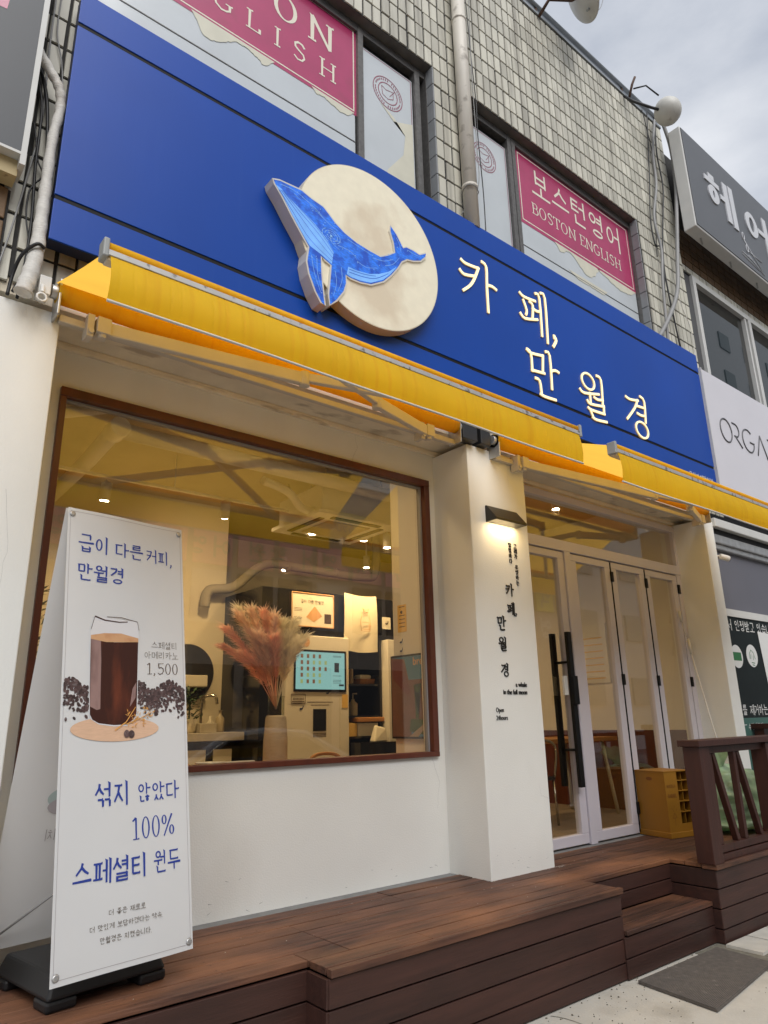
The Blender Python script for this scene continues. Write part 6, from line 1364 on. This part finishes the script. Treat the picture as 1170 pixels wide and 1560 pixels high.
# ------------------------------------------------------------------ across the street (seen only mirrored in the panes)
ob = thing('opposite_building', 'brown shop building across the street, mirrored in the window', 'building', (6, -12, 0))
MB().box(-8, 22.5, -20, -12, -.06, 8.3).build('wall', 'opp_wall', ob)
for k in range(17):
    x = -4 + k * 1.22; pk = k in range(5, 15)
    MB().box(x, x + 1.05, -12, -11.96, 5.35, 6.25).build('window', 'opp_pink' if pk else 'opp_dark', ob); MB().box(x, x + 1.05, -12, -11.97, 3.9, 5.2).build('window', 'opp_dark' if k % 3 else 'opp_light', ob)
MB().box(2.6, 13.4, -12, -11.88, 6.5, 7.35).build('sign_band', 'opp_band', ob)
mb = MB(); pl_, _ = text_polys('문법 독서 영어 학원 어영 어린이 영어 소룸', .14, .13, False, .2); 
for p_ in pl_:
    q = p_[1] if p_[0] == 'ring' else p_; mb.poly([(14.6 - a * .55, -11.94, 5.55 + b * .5) for a, b in q])
font_mesh(mb, '781-5909', (12.6, -11.87, 6.75), (-1, 0, 0), UZ, .42, (0, 1, 0), .002); mb.build('lettering', 'opp_wall', ob)
for k, x in enumerate((17.6, 18.75, 19.9, 21.1)):
    MB().box(x, x + .95, -12, -11.9, 5.15, 6.25).build('yellow_sign', 'opp_yellow', ob)
    q_ = MB()
    for p_ in text_polys('초등학교'[k], .13, .12, False)[0]:
        q = p_[1] if p_[0] == 'ring' else p_; q_.poly([(x + .85 - a_ * .7, -11.895, 5.3 + b_ * .7) for a_, b_ in q])
    q_.build('lettering', 'opp_wall', ob)
    q_ = MB()
    for p_ in text_polys('수선영어'[k], .13, .12, False)[0]:
        q = p_[1] if p_[0] == 'ring' else p_; q_.poly([(x + .85 - a_ * .7, -11.97, 4.2 + b_ * .7) for a_, b_ in q])
    q_.build('lettering', 'sticker_white', ob)
for k in range(8): MB().box(-6 + k * 2.9, -3.4 + k * 2.9, -12, -11.94, .2, 2.9).build('shop_glass', 'opp_dark', ob)
ap = thing('apartment_block', 'pale apartment block far across the street, mirrored in the upper right window', 'building', (48, -16, 0)); MB().box(27, 75, -32, -16, -.06, 46).build('wall', 'apt_wall', ap)
for k in range(12):
    for j in range(14): MB().box(28 + k * 3.9, 29.5 + k * 3.9, -16, -15.9, 2 + j * 3.1, 3.3 + j * 3.1).build('window', 'apt_dark', ap)
car = thing('parked_car', 'dark parked car on the road, mirrored low in the window', 'car', (5.35, -5.9, 0))
prof = [(-2.2, .25), (-2.22, .6), (-2.1, .82), (-1.5, .92), (-.75, 1.36), (-.1, 1.44), (.6, 1.4), (1.4, .98), (2.1, .84), (2.25, .6), (2.22, .25)]
mb = MB(); n = len(prof); V = []
for y, s_ in ((-.86, .96), (-.8, 1.0), (.8, 1.0), (.86, .96)):
    for a, z in prof: V.append((5.35 + a * s_, -5.9 + y * (1 - .16 * max(0, (z - .9)) / .5), .02 + z * (s_ if z > .4 else 1)))
F = []
for r_ in range(3):
    for i in range(n): F.append([r_ * n + i, r_ * n + (i + 1) % n, (r_ + 1) * n + (i + 1) % n, (r_ + 1) * n + i])
F += [list(range(n)), [3 * n + i for i in range(n)][::-1]]; mb.add(V, F, True); mb.build('body', 'car_paint', car, bevel=.03)
for pts in ([(-1.25, .95), (-.7, 1.28), (-.15, 1.35), (-.15, .95)], [(-.08, .95), (-.08, 1.35), (.55, 1.31), (1.1, .97)]): MB().poly([(5.35 + a, -5.9 + .875 * (1 - .16 * max(0, (z - .9)) / .5) + .004, z) for a, z in pts]).build('window', 'car_glass', car)
MB().tube([(5.35 + a, -5.9 + .875 * (1 - .16 * max(0, (z - .9)) / .5) + .006, z) for a, z in spline([(-1.3, .94, 0), (-.72, 1.3, 0), (-.1, 1.38, 0), (.56, 1.34, 0), (1.18, .96, 0)], 5) for z in [z]] if False else [(5.35 + q.x, -5.9 + .88 * (1 - .16 * max(0, (q.y - .9)) / .5) + .006, q.y) for q in spline([(-1.3, .94, 0), (-.72, 1.3, 0), (-.1, 1.38, 0), (.56, 1.34, 0), (1.18, .96, 0)], 5)], .014, 6).build('chrome_trim', 'chrome', car)
for x in (-1.38, 1.4):
    for y in (-.78, .78):
        w_ = MB().lathe([(.2, -.09), (.31, -.1), (.33, -.06), (.33, .06), (.31, .1), (.2, .09)], (5.35 + x, -5.9 + y, .27), 22, (0, 1, 0)).build('wheel', 'tyre', car); MB().lathe([(.02, -.1), (.2, -.102), (.2, .102), (.02, .1)], (5.35 + x, -5.9 + y, .27), 18, (0, 1, 0)).build('rim', 'alu', w_)
for y in (-.6, .6): MB().box(7.51, 7.6, -5.9 + y - .18, -5.9 + y + .18, .6, .72).build('headlight', 'sticker_white', car)
bpy.context.view_layer.update()
